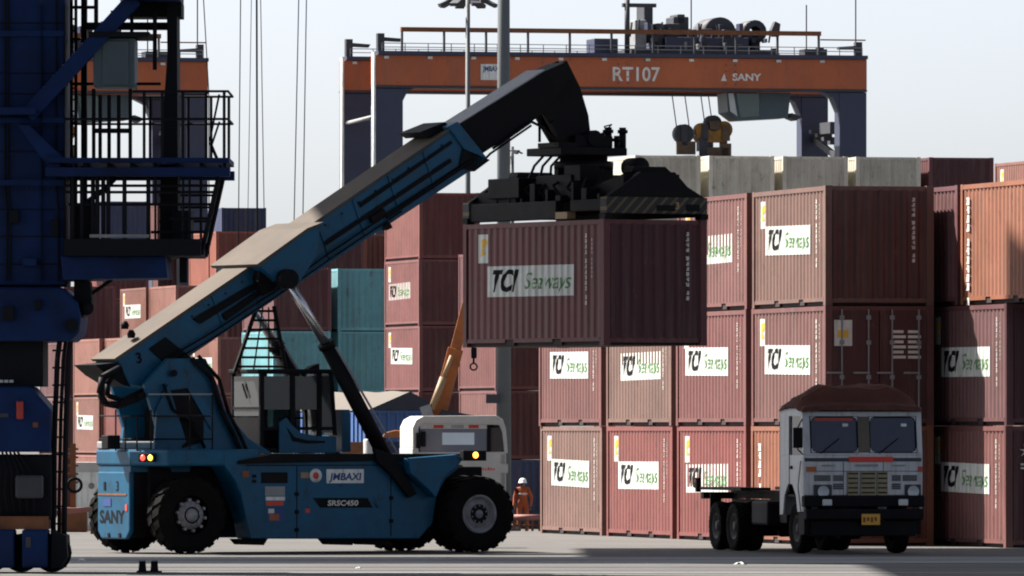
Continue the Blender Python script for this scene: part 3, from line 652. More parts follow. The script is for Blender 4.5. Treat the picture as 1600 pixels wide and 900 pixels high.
# ------------------------------------------------------------------ gantry cranes of the yard
RD = 470.0
mat('rtg_brown', (0.10,0.07,0.045), 0.8, var=0.4, scale=2)
def rtg(label_):
    x0 = SX(583,RD); kk = F/RD
    r = empty('gantry_crane', (x0, RD, -1.2), YA); tag(r, label_, 'gantry crane', 'rubber tyred gantry cranes in the yard')
    lx = lambda px: ((px-800.0)/F*RD-x0)/(CA-(px-800.0)/F*SA)     # along the girder
    Lx = lx(1350); G = 7.3                 # girder length, distance between frames
    Z = lambda py: EYE-(py-HOR)/kk+1.2
    O_, N_, D_ = MATS['rtg_orange'], MATS['rtg_navy'], MATS['rtg_dark']
    for fi, y0 in enumerate((0.0, G)):
        g = MB().box(0, Lx, y0-0.55, y0+0.55, Z(134), Z(86)).build('girder', O_, r, 0.03)
        MB().box(0.1, Lx, y0-0.75, y0+0.75, Z(85.9), Z(80)).build('walkway', N_, g)
        MB().box(0, Lx, y0-0.60, y0+0.60, Z(137.5), Z(134.1)).build('trolley_flange', D_, g)
        for i in range(11): MB().box(lx(600+i*68)-0.12, lx(600+i*68)+0.12, y0-0.62, y0-0.551, Z(92), Z(88)).build('lug', MATS['sign_white'], g)
        for xa in (0.0, Lx-1.45):
            MB().box(xa, xa+1.45, y0-0.5, y0+0.5, 1.3, Z(138)).build('leg', N_, r, 0.03)
        s = 1.45
        MB().prism([(s, Z(138)), (s+0.6, Z(138)), (s+0.25, Z(143)), (s, Z(158))], y0-0.45, y0+0.45).build('gusset', N_, r)
        MB().prism([(Lx-s, Z(138)), (Lx-s-0.9, Z(138)), (Lx-s-0.35, Z(146)), (Lx-s, Z(170))], y0-0.45, y0+0.45).build('gusset', N_, r)
        # handrail on the girder
        m = MB()
        for zz in (Z(68), Z(74)): m.cyl((0.3,y0-0.7,zz), (Lx-0.3,y0-0.7,zz), 0.022, n=5)
        m.build('handrail', MATS['grey_steel'], r)
        for i in range(22):
            x = 0.3+(Lx-0.6)*i/21; MB().cyl((x,y0-0.7,Z(80)), (x,y0-0.7,Z(67.5)), 0.025, n=5).build('railing_post', MATS['grey_steel'], r)
        for xa, hh in ((0.2, 52), (Lx-0.5, 58)):
            MB().box(xa, xa+0.35, y0-0.2, y0+0.2, Z(80), Z(hh)).build('corner_stanchion', D_, r)
            MB().prism([(xa+0.35, Z(hh+6)), (xa+1.3, Z(hh+8)), (xa+1.2, Z(hh+13)), (xa+0.35, Z(hh+12))] if xa < 1 else [(xa, Z(hh+6)), (xa-0.9, Z(hh+8)), (xa-0.9, Z(hh+12)), (xa, Z(hh+12))], y0-0.2, y0+0.2).build('flood_lamp', D_, r)
        # ground beams and wheels
    for xa in (0.72, Lx-0.72):
        MB().box(xa-0.5, xa+0.5, -2.0, G+2.0, 0.9, 2.2).build('sill_beam', N_, r, 0.04)
        for y in (-1.6, 0.2, G-0.2, G+1.6):
            MB().lathe([(0.3,-0.25),(0.72,-0.25),(0.75,-0.15),(0.75,0.15),(0.72,0.25),(0.3,0.25)], (xa,y,0.75), n=20, axis='x').build('wheel', MATS['rubber'], r)
    # light edge pipes on the left legs, cross tie
    for y0 in (-0.6, G-0.6): MB().cyl((-0.1,y0,2.0), (-0.1,y0,Z(82)), 0.10, n=8).build('conduit', MATS['sign_white'], r)
    MB().cyl((0.2,-0.3,Z(181)), (0.2,G,Z(186)), 0.11, n=8).build('cross_tie', MATS['grey_steel'], r)
    for q in range(5): MB().box(Lx-1.2, Lx-0.4, 1.0+q*1.2, 1.5+q*1.2, Z(225-q*7), Z(219-q*7)).build('stair_tread', D_, r)
    MB().bar((Lx-0.8, 0.6, Z(250)), (Lx-0.8, G-0.5, Z(205)), 0.15, 0.35).build('stair_stringer', D_, r)
    MB().box(Lx-1.2, Lx+0.0, 2.2, 4.2, Z(200), Z(182)).build('electric_house', D_, r)
    # festoon rail
    fr = MB().box(lx(620), lx(1275), -1.0, -0.75, Z(50), Z(43)).build('festoon_rail', MATS['rust_brown'], r)
    for i in range(11):
        x = lx(622)+(lx(1272)-lx(622))*i/10; MB().box(x-0.05, x+0.05, -0.95, -0.8, Z(80), Z(50)).build('rail_post', D_, fr)
    MB().box(lx(1275), lx(1345), -0.9, -0.8, Z(57), Z(55)).build('festoon_rail_end', MATS['rust_brown'], r)
    MB().box(lx(925), lx(962), -0.5, 1.2, Z(80), Z(57)).build('cable_box', N_, r, 0.03)
    # trolley with winches
    t = MB().box(lx(985), lx(1215), -0.2, G+0.2, Z(79), Z(72)).build('trolley_frame', D_, r)
    MB().box(lx(1045), lx(1175), 0.6, G-1, Z(72), Z(52)).build('machinery_deck', N_, t, 0.05)
    for a, b, c, d_, y in ((1000,1018,82,25,1.0), (1018,1032,60,0,1.5), (1034,1044,70,30,1.0), (1050,1072,60,30,1.2), (1068,1092,60,18,2.0), (1074,1086,30,14,2.0), (1170,1186,60,34,2.0), (1186,1200,72,45,1.5)):
        MB().box(lx(a), lx(b), y, y+1.6, Z(c), Z(d_)).build('equipment_box', D_ if a != 1000 else MATS['grey_steel'], t, 0.05)
    rg = random.Random(11)
    for q in range(46):
        px = rg.uniform(990,1228); y = rg.uniform(-0.1,0.9); b0 = rg.choice((72,60,52,44)); hh = rg.uniform(3,14); w = rg.uniform(2,8)
        if rg.random() < 0.3: MB().cyl((lx(px),y,Z(b0)), (lx(px+rg.uniform(-3,3)),y,Z(b0-hh*1.6)), 0.05, n=6).build('pipe', D_, t)
        else: MB().box(lx(px), lx(px+w), y, y+0.7, Z(b0), Z(b0-hh)).build('equipment_box', rg.choice((D_,N_,D_,MATS['grey_steel'])), t, 0.02)
    for xs in (0.26, 0.5, 0.72):
        sp_ = MB().box(Lx*xs-0.35, Lx*xs+0.35, -0.565, -0.551, Z(132), Z(89)).build('splice_plate', O_, r)
        for q in range(8): MB().box(Lx*xs-0.28+0.5*(q%2), Lx*xs-0.22+0.5*(q%2), -0.575, -0.566, Z(128-(q//2)*10), Z(126-(q//2)*10)).build('bolt', D_, sp_)
    MB().cyl((lx(1135), 1.2, Z(45)), (lx(1135), 3.8, Z(45)), 0.85, n=24).build('cable_drum', D_, t)
    MB().lathe([(0.3,0),(0.62,0),(0.62,1.6),(0.3,1.6)], (lx(1188), 1.0, Z(42)), n=16).build('winch', D_, t)
    MB().box(lx(1100), lx(1162), 1.0, 4.0, Z(58), Z(38)).build('drum_base', D_, t, 0.05)
    MB().cyl((lx(983),0.4,Z(80)), (lx(983),0.4,Z(-6)), 0.14, n=8).build('post', D_, t); MB().box(lx(976), lx(1028), 0.3, 0.6, Z(6), Z(0)).build('arm', D_, t)
    MB().prism([(lx(1208),Z(50)), (lx(1220),Z(50)), (lx(1222),Z(30)), (lx(1214),Z(26)), (lx(1208),Z(40))], 0.3, 0.8).build('horn', D_, t)
    for px, top in ((1080,-20),(1260,0),(1337,-20)): MB().cyl((lx(px),0,Z(80)), (lx(px),0,Z(top)), 0.035, n=5).build('antenna', D_, r)
    MB().box(lx(1255), lx(1290), -0.3, 0.8, Z(80), Z(70)).build('equipment_box', D_, r)
    lc = lambda px: lx(px+6); ls = lambda px: lx(px+16)
    # operator cab under the trolley
    cb = MB().prism([(lc(1136),Z(138)), (lc(1236),Z(138)), (lc(1232),Z(178)), (lc(1155),Z(183)), (lc(1138),Z(170))], 0.8, 2.8).build('operator_cab', MATS['cabin_slate'], r, 0.04)
    MB().prism([(lc(1138),Z(140)), (lc(1146),Z(140)), (lc(1152),Z(176)), (lc(1141),Z(168))], 0.74, 0.795).build('cab_window', MATS['lamp_glass'], cb)
    MB().prism([(lc(1150),Z(140)), (lc(1186),Z(140)), (lc(1186),Z(176)), (lc(1157),Z(178))], 0.74, 0.795).build('cab_window', MATS['rtg_glass'], cb)
    MB().prism([(lc(1240),Z(170)), (lc(1256),Z(176)), (lc(1246),Z(182)), (lc(1236),Z(178))], 1.0, 2.0).build('cab_ladder', D_, cb)
    # spreader on its ropes
    for px, y in ((1050,1.6),(1081,3.0),(1095,1.6),(1118,3.0)):
        MB().cyl((ls(px-4),y,Z(138)), (ls(px+4),y,Z(196)), 0.03, n=5).build('hoist_rope', D_, r)
    sp = MB().box(ls(1060), ls(1140), 1.2, 4.8, Z(262), Z(238)).build('spreader', MATS['rtg_brown'], r, 0.05)
    for a_, b_, c_, d2 in ((1056,1086,236,215),(1092,1104,240,210),(1104,1138,238,224),(1126,1142,244,218),(1064,1074,222,190),(1108,1124,196,182),(1096,1106,214,188),(1128,1140,214,190)):
        MB().box(ls(a_), ls(b_), 1.9, 2.04, Z(c_), Z(d2)).build('side_plate', rg.choice((MATS['rtg_brown'],D_)), sp, 0.02)
    for cx_, cy_, rr in ((1070,203,0.50), (1100,198,0.42), (1132,196,0.45), (1116,186,0.42)):
        MB().cyl((ls(cx_), 2.05, Z(cy_)), (ls(cx_), 2.75, Z(cy_)), rr, n=18).build('sheave', D_ if cx_ in (1070,1116) else MATS['rtg_yellow'], sp)
    MB().prism([(ls(1088),Z(208)), (ls(1096),Z(190)), (ls(1136),Z(190)), (ls(1143),Z(204)), (ls(1136),Z(216)), (ls(1094),Z(216))], 2.1, 2.9).build('headblock', MATS['rtg_yellow'], sp)
    for px in (1068, 1098, 1112, 1134): MB().box(ls(px-4), ls(px+4), 2.2, 2.8, Z(230), Z(212)).build('strut', D_, sp)
    return r, lx, Z
r1, lx, Z = rtg('orange and navy gantry crane lettered RT107 above the container stacks')
g0 = [c for c in r1.children if c.name.startswith('girder')][0]
link('lettering', text_mesh('RT107', 1.0, MATS['ink_white'], bold=0.02, width=lx(1027)-lx(953)), r1, (lx(953), -0.57, Z(123)), (R(90),0,0))
link('lettering', text_mesh('SANY', 0.5, MATS['ink_white'], bold=0.015, width=lx(1185)-lx(1140)), r1, (lx(1140), -0.57, Z(121)), (R(90),0,0))
MB().prism([(lx(1122),Z(122)), (lx(1131),Z(122)), (lx(1127),Z(110))], -0.575, -0.56).build('emblem', MATS['ink_white'], r1)
nb = MB().box(lx(747), lx(780), -0.58, -0.555, Z(124), Z(99)).build('name_board', MATS['sign_white'], r1)
link('lettering', text_mesh('JMBAXI', 0.35, MATS['ink_blue'], bold=0.01, width=lx(777)-lx(750)), nb, (lx(750), -0.585, Z(110)), (R(90),0,0))
r2, _, _ = rtg('second gantry crane half hidden behind the quay crane leg at the left')
dx = (1350-305)/(F/RD); r2.location = (r1.location.x-dx-0.0, r1.location.y+3.0, -1.2)

# ------------------------------------------------------------------ light masts
def mast(px, D, w_top, w_bot, top_z, label, head=True, n=12):
    z0 = ground_z(D); r = empty('light_mast', (SX(px,D), D, z0)); tag(r, label, 'light mast')
    MB().cyl((0,0,0), (0,0,top_z-z0), w_bot, w_top, n=n).build('pole', MATS['mast_grey'], r)
    MB().cyl((0,0,0), (0,0,0.25), w_bot*1.9, n=n).build('base_plate', MATS['mast_grey'], r)
    MB().lathe([(0.9,0),(1.0,0),(1.0,0.15),(0.9,0.15)], (0,0,top_z-z0-0.6), n=20, axis='z').build('lamp_ring', MATS['grey_steel'], r)
    for i in range(8):
        t = 2*math.pi*i/8+0.3; c, s = math.cos(t), math.sin(t)
        MB().bar((0.2*c,0.2*s,top_z-z0-0.5), (1.0*c,1.0*s,top_z-z0-0.5), 0.06, 0.06).build('lamp_arm', MATS['grey_steel'], r)
        MB().bar((0.85*c,0.85*s,top_z-z0-0.62), (1.35*c,1.35*s,top_z-z0-0.85), 0.42, 0.16).build('flood_lamp', MATS['rtg_dark'], r)
    return r
m1 = mast(787, 262, 0.155, 0.23, 22.0, 'thick grey light mast standing behind the lifted container')
mast(731, 420, 0.10, 0.16, SZ(-20,420), 'thin distant light mast with lamps at the top edge, left of the thick mast')
mast(800, 1150, 0.25, 0.4, SZ(229,1150), 'small far mast whose lamps peek out either side of the thick mast')
# red-white sign bracket on the thick mast
MB().box(-0.5, -0.1, -0.35, -0.25, SZ(640,262)+0.6, SZ(626,262)+0.6).build('mast_lamp', MATS['rtg_dark'], m1)

# ------------------------------------------------------------------ reach stacker
HA = R(28.7); ha_s, ha_c = math.sin(HA), math.cos(HA)
D0 = 187.0; X0 = SX(245, D0)
def uz(px, py, v):
    q = (px-800.0)/F
    u = (q*(D0-v*ha_c)-X0-v*ha_s)/(ha_c-q*ha_s)
    Y = D0+u*ha_s-v*ha_c
    return (u, EYE-(py-HOR)*Y/F)
def upt(px, py, v): a = uz(px, py, v); return (a[0], -v, a[1])
SB, BK = MATS['stacker_blue'], MATS['black_steel']
LW = 6.36; TR = 0.79
def tyre_mesh(R_=0.79, w=0.50, lug=19):
    m = MB(); h = w/2
    m.lathe([(0.40*R_/0.79,-h*0.75),(0.62*R_/0.79,-h*1.0),(0.71*R_/0.79,-h),(R_-0.045,-h*0.86),(R_-0.045,h*0.86),(0.71*R_/0.79,h),(0.62*R_/0.79,h*1.0),(0.40*R_/0.79,h*0.75)], n=36)
    for s in (-1, 1):
        for i in range(lug):
            t0 = 2*math.pi*(i+(0.25 if s > 0 else 0))/lug; dt = math.pi/lug*0.62; sk = 0.12*s
            vs = []
            for r in (R_-0.06, R_):
                for t, y in ((t0-dt,0.02*s),(t0+dt,0.02*s),(t0+dt+sk,h*0.98*s),(t0-dt+sk,h*0.98*s)):
                    rr = r-(0.022 if abs(y) > 0.1 else 0); vs.append((rr*math.cos(t), y, rr*math.sin(t)))
            m.add(vs, [(0,1,2,3),(4,5,6,7),(0,1,5,4),(1,2,6,5),(2,3,7,6),(3,0,4,7)])
    return m.mesh('tyre', MATS['rubber'])
TYRE = tyre_mesh()
def rim_front(): # silver dish seen from -y
    m = MB(); m.lathe([(0.0,-0.20),(0.07,-0.20),(0.09,-0.165),(0.22,-0.15),(0.27,-0.12),(0.32,-0.10),(0.335,-0.19),(0.37,-0.215),(0.40,-0.18)], n=32); m.cyl((-0.12,-0.145,-0.02),(-0.12,-0.165,-0.02),0.05,n=10)
    for i in range(10): t = 2*math.pi*i/10; m.cyl((0.17*math.cos(t),-0.15,0.17*math.sin(t)),(0.17*math.cos(t),-0.185,0.17*math.sin(t)),0.018,n=6)
    return m.mesh('rim', MATS['rim_silver'])
def rim_rear():
    m = MB(); m.lathe([(0.0,-0.24),(0.10,-0.24),(0.13,-0.20),(0.20,-0.19),(0.25,-0.12),(0.40,-0.06)], n=32); return m.mesh('rim', MATS['black_steel'])
def hub_rear():
    m = MB(); m.lathe([(0.0,-0.30),(0.09,-0.30),(0.12,-0.27),(0.14,-0.24)], n=20); m.lathe([(0.17,-0.235),(0.27,-0.215),(0.29,-0.17)], n=24)
    for i in range(10):
        t = 2*math.pi*i/10; c, s = math.cos(t), math.sin(t); m.cyl((0.31*c,-0.16,0.31*s), (0.31*c,-0.235,0.31*s), 0.035, n=6); m.cyl((0.2*c,-0.22,0.2*s), (0.2*c,-0.26,0.2*s), 0.022, n=6)
    return m.mesh('hub', MATS['rim_silver'])
RF, RR_, HR = rim_front(), rim_rear(), hub_rear()

RS = empty('reach_stacker', (X0, D0, 0), HA)
tag(RS, 'blue reach stacker with long raised boom holding a maroon container', 'reach stacker')
def wheel(u, v, kind, par=None):
    w = link('wheel', TYRE, RS, (u, -v, TR-0.005), (0, random.uniform(0,1), 0) if v > 0 else (0, random.uniform(0,1), math.pi))
    if kind == 'f': link('rim', RF, w)
    else: link('rim', RR_, w); link('hub', HR, w)
wheel(0, 1.35, 'r'); wheel(0, -1.35, 'r')
for v in (1.83, 1.24, -1.24, -1.83): wheel(LW, v, 'f')
MB().cyl((LW,-2.0,TR), (LW,2.0,TR), 0.20, n=12).box(LW-0.4, LW+0.4, -0.95, 0.95, 0.45, 1.15).build('front_axle', BK, RS)
MB().cyl((0,-1.2,TR), (0,1.2,TR), 0.17, n=12).box(-0.25, 0.25, -0.9, 0.9, 0.5, 1.05).build('rear_axle', BK, RS)
def PP(name, pts, v0, v1, m, bevel=0.0, vref=None, par=None):
    vr = v0 if vref is None else vref
    return MB().prism([uz(a, b, vr) for a, b in pts], -v0, -v1).build(name, m, par or RS, bevel)
# main frame between the axles, side tanks
chs = MB().box(-0.6, LW+0.7, -0.85, 0.85, 0.55, 1.75).build('chassis', BK, RS, 0.03)
side = PP('side_tank', [(352,723),(716,716),(716,733),(697,748),(683,774),(676,818),(655,842),(399,842),(387,800),(368,752)], 1.62, 0.86, SB, 0.025)
PP('side_tank', [(352,723),(716,716),(716,733),(697,748),(683,774),(676,818),(655,842),(399,842),(387,800),(368,752)], -0.86, -1.62, SB, 0.025, vref=1.62)
PP('running_board', [(372,720),(430,709),(718,709),(718,716),(372,725)], 1.70, 0.3, BK, vref=1.65); PP('running_board', [(372,720),(430,709),(718,709),(718,716),(372,725)], -0.3, -1.70, BK, vref=1.65)
for px in (372, 510, 560): PP('tank_skirt', [(px,842),(px+50,842),(px+44,852),(px+8,851)], 1.4, 1.1, BK, vref=1.5)
# panel joints, doors and vents on the near side
def side_plate(name, x0, x1, y0, y1, m, v=1.62, t=0.012, par=side, bevel=0.0):
    a = uz(x0, y1, v); b = uz(x1, y0, v)
    return MB().box(a[0], b[0], -v-t, -v-0.001, a[1], b[1]).build(name, m, par, bevel)
side_plate('vent', 408, 449, 738, 755, BK); side_plate('panel_seam', 463, 464.5, 728, 840, BK, t=0.004); side_plate('panel_seam', 610, 611.5, 728, 838, BK, t=0.004); side_plate('panel_seam', 384, 660, 726, 728, BK, t=0.006)
for y in (772, 800, 828): side_plate('latch', 460.5, 466.5, y-3, y+3, BK, t=0.02)
for y in (778, 814): side_plate('latch', 608, 614, y-3, y+3, BK, t=0.02)
for y in (744, 752): side_plate('latch', 394, 400, y-2.5, y+2.5, BK, t=0.02)
side_plate('filler_cap', 378, 388, 736, 746, MATS['rust_brown'], t=0.03)
s1 = side_plate('sticker', 413, 446, 762, 818, MATS['stacker_blue'], t=0.006)
side_plate('sticker', 414, 445, 760, 775, MATS['grey_steel'], t=0.008); side_plate('sticker', 416, 443, 783, 790, MATS['ink_red'], t=0.008); side_plate('sticker', 415, 445, 776, 782, MATS['sign_white'], t=0.008)
side_plate('sticker', 418, 444, 795, 815, MATS['ink_blue'], t=0.008); side_plate('sticker', 421, 436, 803, 813, MATS['crane_orange'], t=0.010); side_plate('sticker', 419, 428, 795, 802, MATS['sign_white'], t=0.010)
nm = side_plate('name_board', 510, 568, 733, 755, MATS['sign_white'], t=0.010)
a = uz(514, 750, 1.635); b = uz(565, 750, 1.635)
link('lettering', text_mesh('JMBAXI', 0.2, MATS['ink_blue'], shear=0.15, bold=0.006, width=b[0]-a[0]), nm, (a[0], -1.634, a[1]), (R(90),0,0))
u_, z_ = uz(493, 743, 1.62)
em = MB().lathe([(0,-0.010),(0.14,-0.010),(0.14,0)], (u_, -1.624, z_), n=20).build('emblem', MATS['sign_white'], side)
MB().lathe([(0,-0.003),(0.07,-0.003),(0.07,0)], (u_, -1.636, z_), n=12).build('emblem_core', MATS['ink_red'], side)
side_plate('emblem', 470, 482, 738, 747, MATS['tan_steel'], t=0.006)
st = PP('model_stripe', [(489,778),(578,778),(590,793),(500,793)], 1.632, 1.622, BK, vref=1.62, par=side)
a = uz(512, 790, 1.64); b = uz(560, 790, 1.64)
link('lettering', text_mesh('SRSC450', 0.15, MATS['ink_white'], shear=0.1, bold=0.004, width=b[0]-a[0]), side, (a[0], -1.638, a[1]), (R(90),0,0))
for x in (574, 584): PP('model_stripe', [(x,778),(x+5,778),(x+13,793),(x+8,793)], 1.634, 1.624, SB, vref=1.62, par=side)
side_plate('sticker', 477, 484, 795, 801, MATS['ink_red'], t=0.006)
# front fender, front lamp
PP('front_fender', [(636,716),(712,710),(722,716),(716,726),(692,746),(680,778),(668,765),(640,740)], 1.95, 1.0, SB, 0.02, vref=1.9)
PP('front_fender', [(636,716),(700,710),(712,716),(700,728),(690,744)], -1.0, -2.02, BK, 0.02, vref=1.9)
PP('cylinder_bracket', [(585,700),(618,712),(652,772),(640,778),(612,742),(590,722)], 1.78, 1.64, BK, 0.02)
PP('cylinder_bracket', [(585,700),(618,712),(652,772),(640,778),(612,742),(590,722)], -1.64, -1.78, BK, 0.02, vref=1.7)
fl = MB().box(uz(722,711,2.0)[0], uz(758,711,2.0)[0], -2.06, -1.9, uz(722,720,2)[1], uz(722,704,2)[1]).build('lamp_housing', BK, RS, 0.01)
MB().lathe([(0,-0.03),(0.05,-0.02),(0.065,0)], (uz(743,711,2.06)[0], -2.065, uz(743,711,2.06)[1]), n=14).build('lamp', MATS['lamp_amber'], fl)
PP('front_frame', [(640,726),(694,726),(720,760),(690,790),(640,790)], 0.8, -0.8, BK, 0.03, vref=0)
# rear counterweight and rear fenders
zz = lambda py: EYE-(py-HOR)*186.5/F
cwz0, cwz1 = zz(842), zz(737)
MB().box(-0.86, 0.6, -0.70, 0.70, cwz0+0.03, cwz1).build('counterweight_core', BK, RS)
cw = MB().xprism([(-0.56,cwz0),(0.56,cwz0),(0.73,cwz0+0.16),(0.73,cwz1),(-0.73,cwz1),(-0.73,cwz0+0.16)], -0.98, -0.87).build('counterweight', SB, RS, 0.03)
MB().box(-0.992, -0.981, -0.60, 0.70, zz(774), zz(771)).build('stripe', MATS['rust_brown'], cw)
MB().box(-0.992, -0.981, 0.10, 0.45, zz(791), zz(779)).build('sticker', MATS['ink_blue'], cw); MB().box(-0.992, -0.981, 0.35, 0.43, zz(766), zz(753)).build('sticker', MATS['ink_black'], cw)
MB().box(-0.992, -0.981, -0.64, -0.56, zz(798), zz(788)).build('sticker', MATS['ink_red'], cw)
link('lettering', text_mesh('SANY', 0.36, MATS['ink_black'], bold=0.012, width=1.15), cw, (-0.985, 0.62, zz(817)), (R(90),0,R(-90)))
link('lettering', text_mesh('3', 0.28, MATS['ink_black'], bold=0.008), cw, (-0.985, -0.12, zz(767)), (R(90),0,R(-90)))
for y in (-0.3, 0.2): MB().cyl((-1.0,y,zz(836)), (-0.97,y,zz(836)), 0.05, n=8).build('bolt', BK, cw)
fz = zz(702); fz0 = zz(728)
fd = MB().plan([(-0.99,-0.76),(-0.99,0.76),(-0.55,1.62),(1.5,1.62),(1.5,-1.62),(-0.55,-1.62)], fz0, fz).build('rear_deck', SB, RS, 0.05)
MB().plan([(-0.96,-0.74),(-0.96,0.70),(-0.5,1.5),(0.3,1.5),(0.3,-0.9)], fz0-0.12, fz0-0.005).build('deck_edge', SB, RS)
PP('rear_fender', [(348,705),(366,705),(384,742),(402,842),(392,842),(374,760),(352,729)], 1.63, 1.0, SB, 0.02)
PP('rear_fender', [(348,705),(366,705),(384,742),(402,842),(392,842),(374,760),(352,729)], -1.0, -1.63, SB, 0.02, vref=1.62)
MB().plan([(-0.99,0.3),(-0.99,0.76),(-0.2,0.76),(-0.2,-0.4)], fz+0.002, fz+0.16).build('engine_hood', MATS['grey_steel'], RS, 0.03)
# rear lamp cluster on the angled fender corner
ang = math.atan2(-(0.55-0.99)*-1, 0.86)
lp = empty('lamp_cluster', (-0.79, -1.19, (fz+fz0)/2), math.atan2(-0.86, 0.44)+math.pi, RS)
MB().box(-0.20, 0.20, 0.0, 0.06, -0.08, 0.09).build('lamp_housing', BK, lp, 0.01)
for x, m in ((0.09,'lamp_red'),(-0.10,'lamp_amber')): MB().lathe([(0,0.03),(0.045,0.02),(0.06,0)], (x,0.061,0), n=14).build('lamp', MATS[m], lp)
# boom towers
tw = [(226,600),(262,560),(322,560),(340,600),(352,640),(388,684),(428,710),(478,716),(478,724),(345,724),(330,704),(242,704),(246,668)]
PP('boom_tower', tw, 0.86, 0.72, SB, 0.02); PP('boom_tower', tw, -0.72, -0.86, SB, 0.02, vref=0.8)
PP('tower_web', [(250,640),(300,610),(330,650),(345,704),(250,704)], 0.70, -0.70, BK, vref=0)
PP('tower_rib', [(244,640),(262,600),(290,690),(275,704),(240,704)], 0.93, 0.87, SB, vref=0.9)
MB().cyl(upt(272,583,0.98), upt(272,583,-0.98)[:1]+(0.98,)+upt(272,583,0.98)[2:], 0.07, n=16).build('boom_pivot_pin', BK, RS)
PP('tower_dark_plate', [(252,612),(292,606),(318,640),(318,690),(286,700),(258,664)], 0.875, 0.861, BK, vref=0.87)  # black plate stands in for the shaded inside of the tower
PP('tower_rib', [(292,606),(306,606),(334,650),(330,672)], 0.90, 0.862, SB, vref=0.87)
# hydraulic hoses
def hose(pts, r=0.035, m=BK): return MB().tube([upt(*p) for p in pts], r, 7).build('hose', m, RS)
hose([(188,575,0.6),(160,590,0.7),(156,615,0.7),(164,630,0.7),(185,634,0.7),(215,622,0.7),(240,608,0.7)], 0.075)
hose([(182,580,0.5),(168,600,0.6),(168,618,0.6),(190,626,0.6),(225,610,0.6)], 0.055)
hose([(300,560,0.9),(330,590,0.95),(345,640,0.95),(365,680,0.95),(380,712,0.95)], 0.05)
hose([(310,556,0.92),(342,592,0.97),(356,642,0.97),(376,682,0.97),(390,714,0.97)], 0.04)
hose([(255,600,0.95),(270,640,0.95),(300,660,0.95),(320,700,0.95)], 0.035)
# handrails on the rear deck
for y in (650, 686): MB().tube([upt(155,y,-0.7), upt(205,y,0.8), upt(332,y,1.55)], 0.016, 5).build('handrail', BK, RS)
MB().tube([upt(232,616,0.9), upt(332,616,1.5)], 0.016, 5).build('handrail', MATS['grey_steel'], RS); MB().tube([upt(245,650,0.9), upt(332,650,1.55)], 0.018, 5).build('handrail', MATS['grey_steel'], RS)
for px, y0, v in ((156,610,-0.7),(181,640,0.1),(196,652,0.6),(214,650,0.9),(236,640,1.1),(297,616,1.5),(332,616,1.55)): MB().tube([upt(px,y0,v), upt(px,704,v)], 0.018, 5).build('railing_post', BK, RS)
MB().box(*[f(t) for t in (0,) for f in (lambda t: uz(165,690,0.3)[0], lambda t: uz(185,690,0.3)[0])], -0.4, -0.1, uz(175,702,0.3)[1], uz(175,680,0.3)[1]).build('exhaust_box', BK, RS, 0.02)
# boom
BH = 0.53
bpts = [(183,561),(712,199),(752,256),(345,524),(268,576),(240,607),(203,601)]
bm_ = PP('outer_boom', bpts, BH, -BH, SB, 0.02)
def on_boom(name, pts, v0, v1, m, par=bm_, bevel=0.0, vref=None): return PP(name, pts, v0, v1, m, bevel, vref if vref is not None else BH, par)
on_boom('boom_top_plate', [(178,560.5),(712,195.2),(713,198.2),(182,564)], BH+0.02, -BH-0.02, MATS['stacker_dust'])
on_boom('side_rib', [(300,498),(420,428),(424,436),(312,506)], BH+0.05, BH+0.001, BK); on_boom('side_rib', [(505,378),(702,248),(705,253),(508,384)], BH+0.05, BH+0.001, BK)
on_boom('side_rib', [(560,318),(704,220),(706,224),(563,324)], BH+0.04, BH+0.001, BK); on_boom('hydraulic_line', [(345,492),(400,455),(404,462),(352,500)], BH+0.08, BH+0.001, BK)
on_boom('side_rib', [(600,336),(745,240),(749,246),(604,342)], BH+0.05, BH+0.001, BK)
on_boom('tail_plate', [(232,545),(258,527),(300,560),(286,580),(268,578)], BH+0.03, BH+0.001, BK)
on_boom('boom_end_collar', [(698,198),(714,190),(760,247),(744,262)], BH+0.05, -BH-0.05, SB, bevel=0.02); on_boom('wear_pad', [(722,232),(764,250),(740,268),(716,262)], BH+0.05, -BH-0.05, BK)
on_boom('collar_cap', [(664,206),(704,190),(712,198),(676,214)], 0.3, -BH-0.12, BK)
for i in range(16):
    px = 300+i*26; py = 561-(px-183)*0.684+13; a_ = upt(px, py, BH)
    MB().cyl((a_[0],-BH-0.018,a_[2]), (a_[0],-BH-0.001,a_[2]), 0.022, n=6).build('bolt', BK, bm_)
for i in range(7): on_boom('weld_rib', [(330+i*55,462-i*37.4),(333+i*55,460-i*37.4),(352+i*55,512-i*36.2),(349+i*55,514-i*36.2)], BH+0.03, BH+0.001, SB)
hose([(262,560,0.62),(330,520,0.64),(430,455,0.66),(520,392,0.64),(620,325,0.62),(738,250,0.62)], 0.022); hose([(268,566,0.60),(335,527,0.62),(436,460,0.64),(526,398,0.62),(628,330,0.60)], 0.018)
on_boom('grease_box', [(575,340),(596,326),(600,334),(579,349)], BH+0.12, BH+0.001, BK); on_boom('work_lamp', [(598,352),(606,347),(610,356),(601,360)], BH+0.10, BH-0.1, BK)
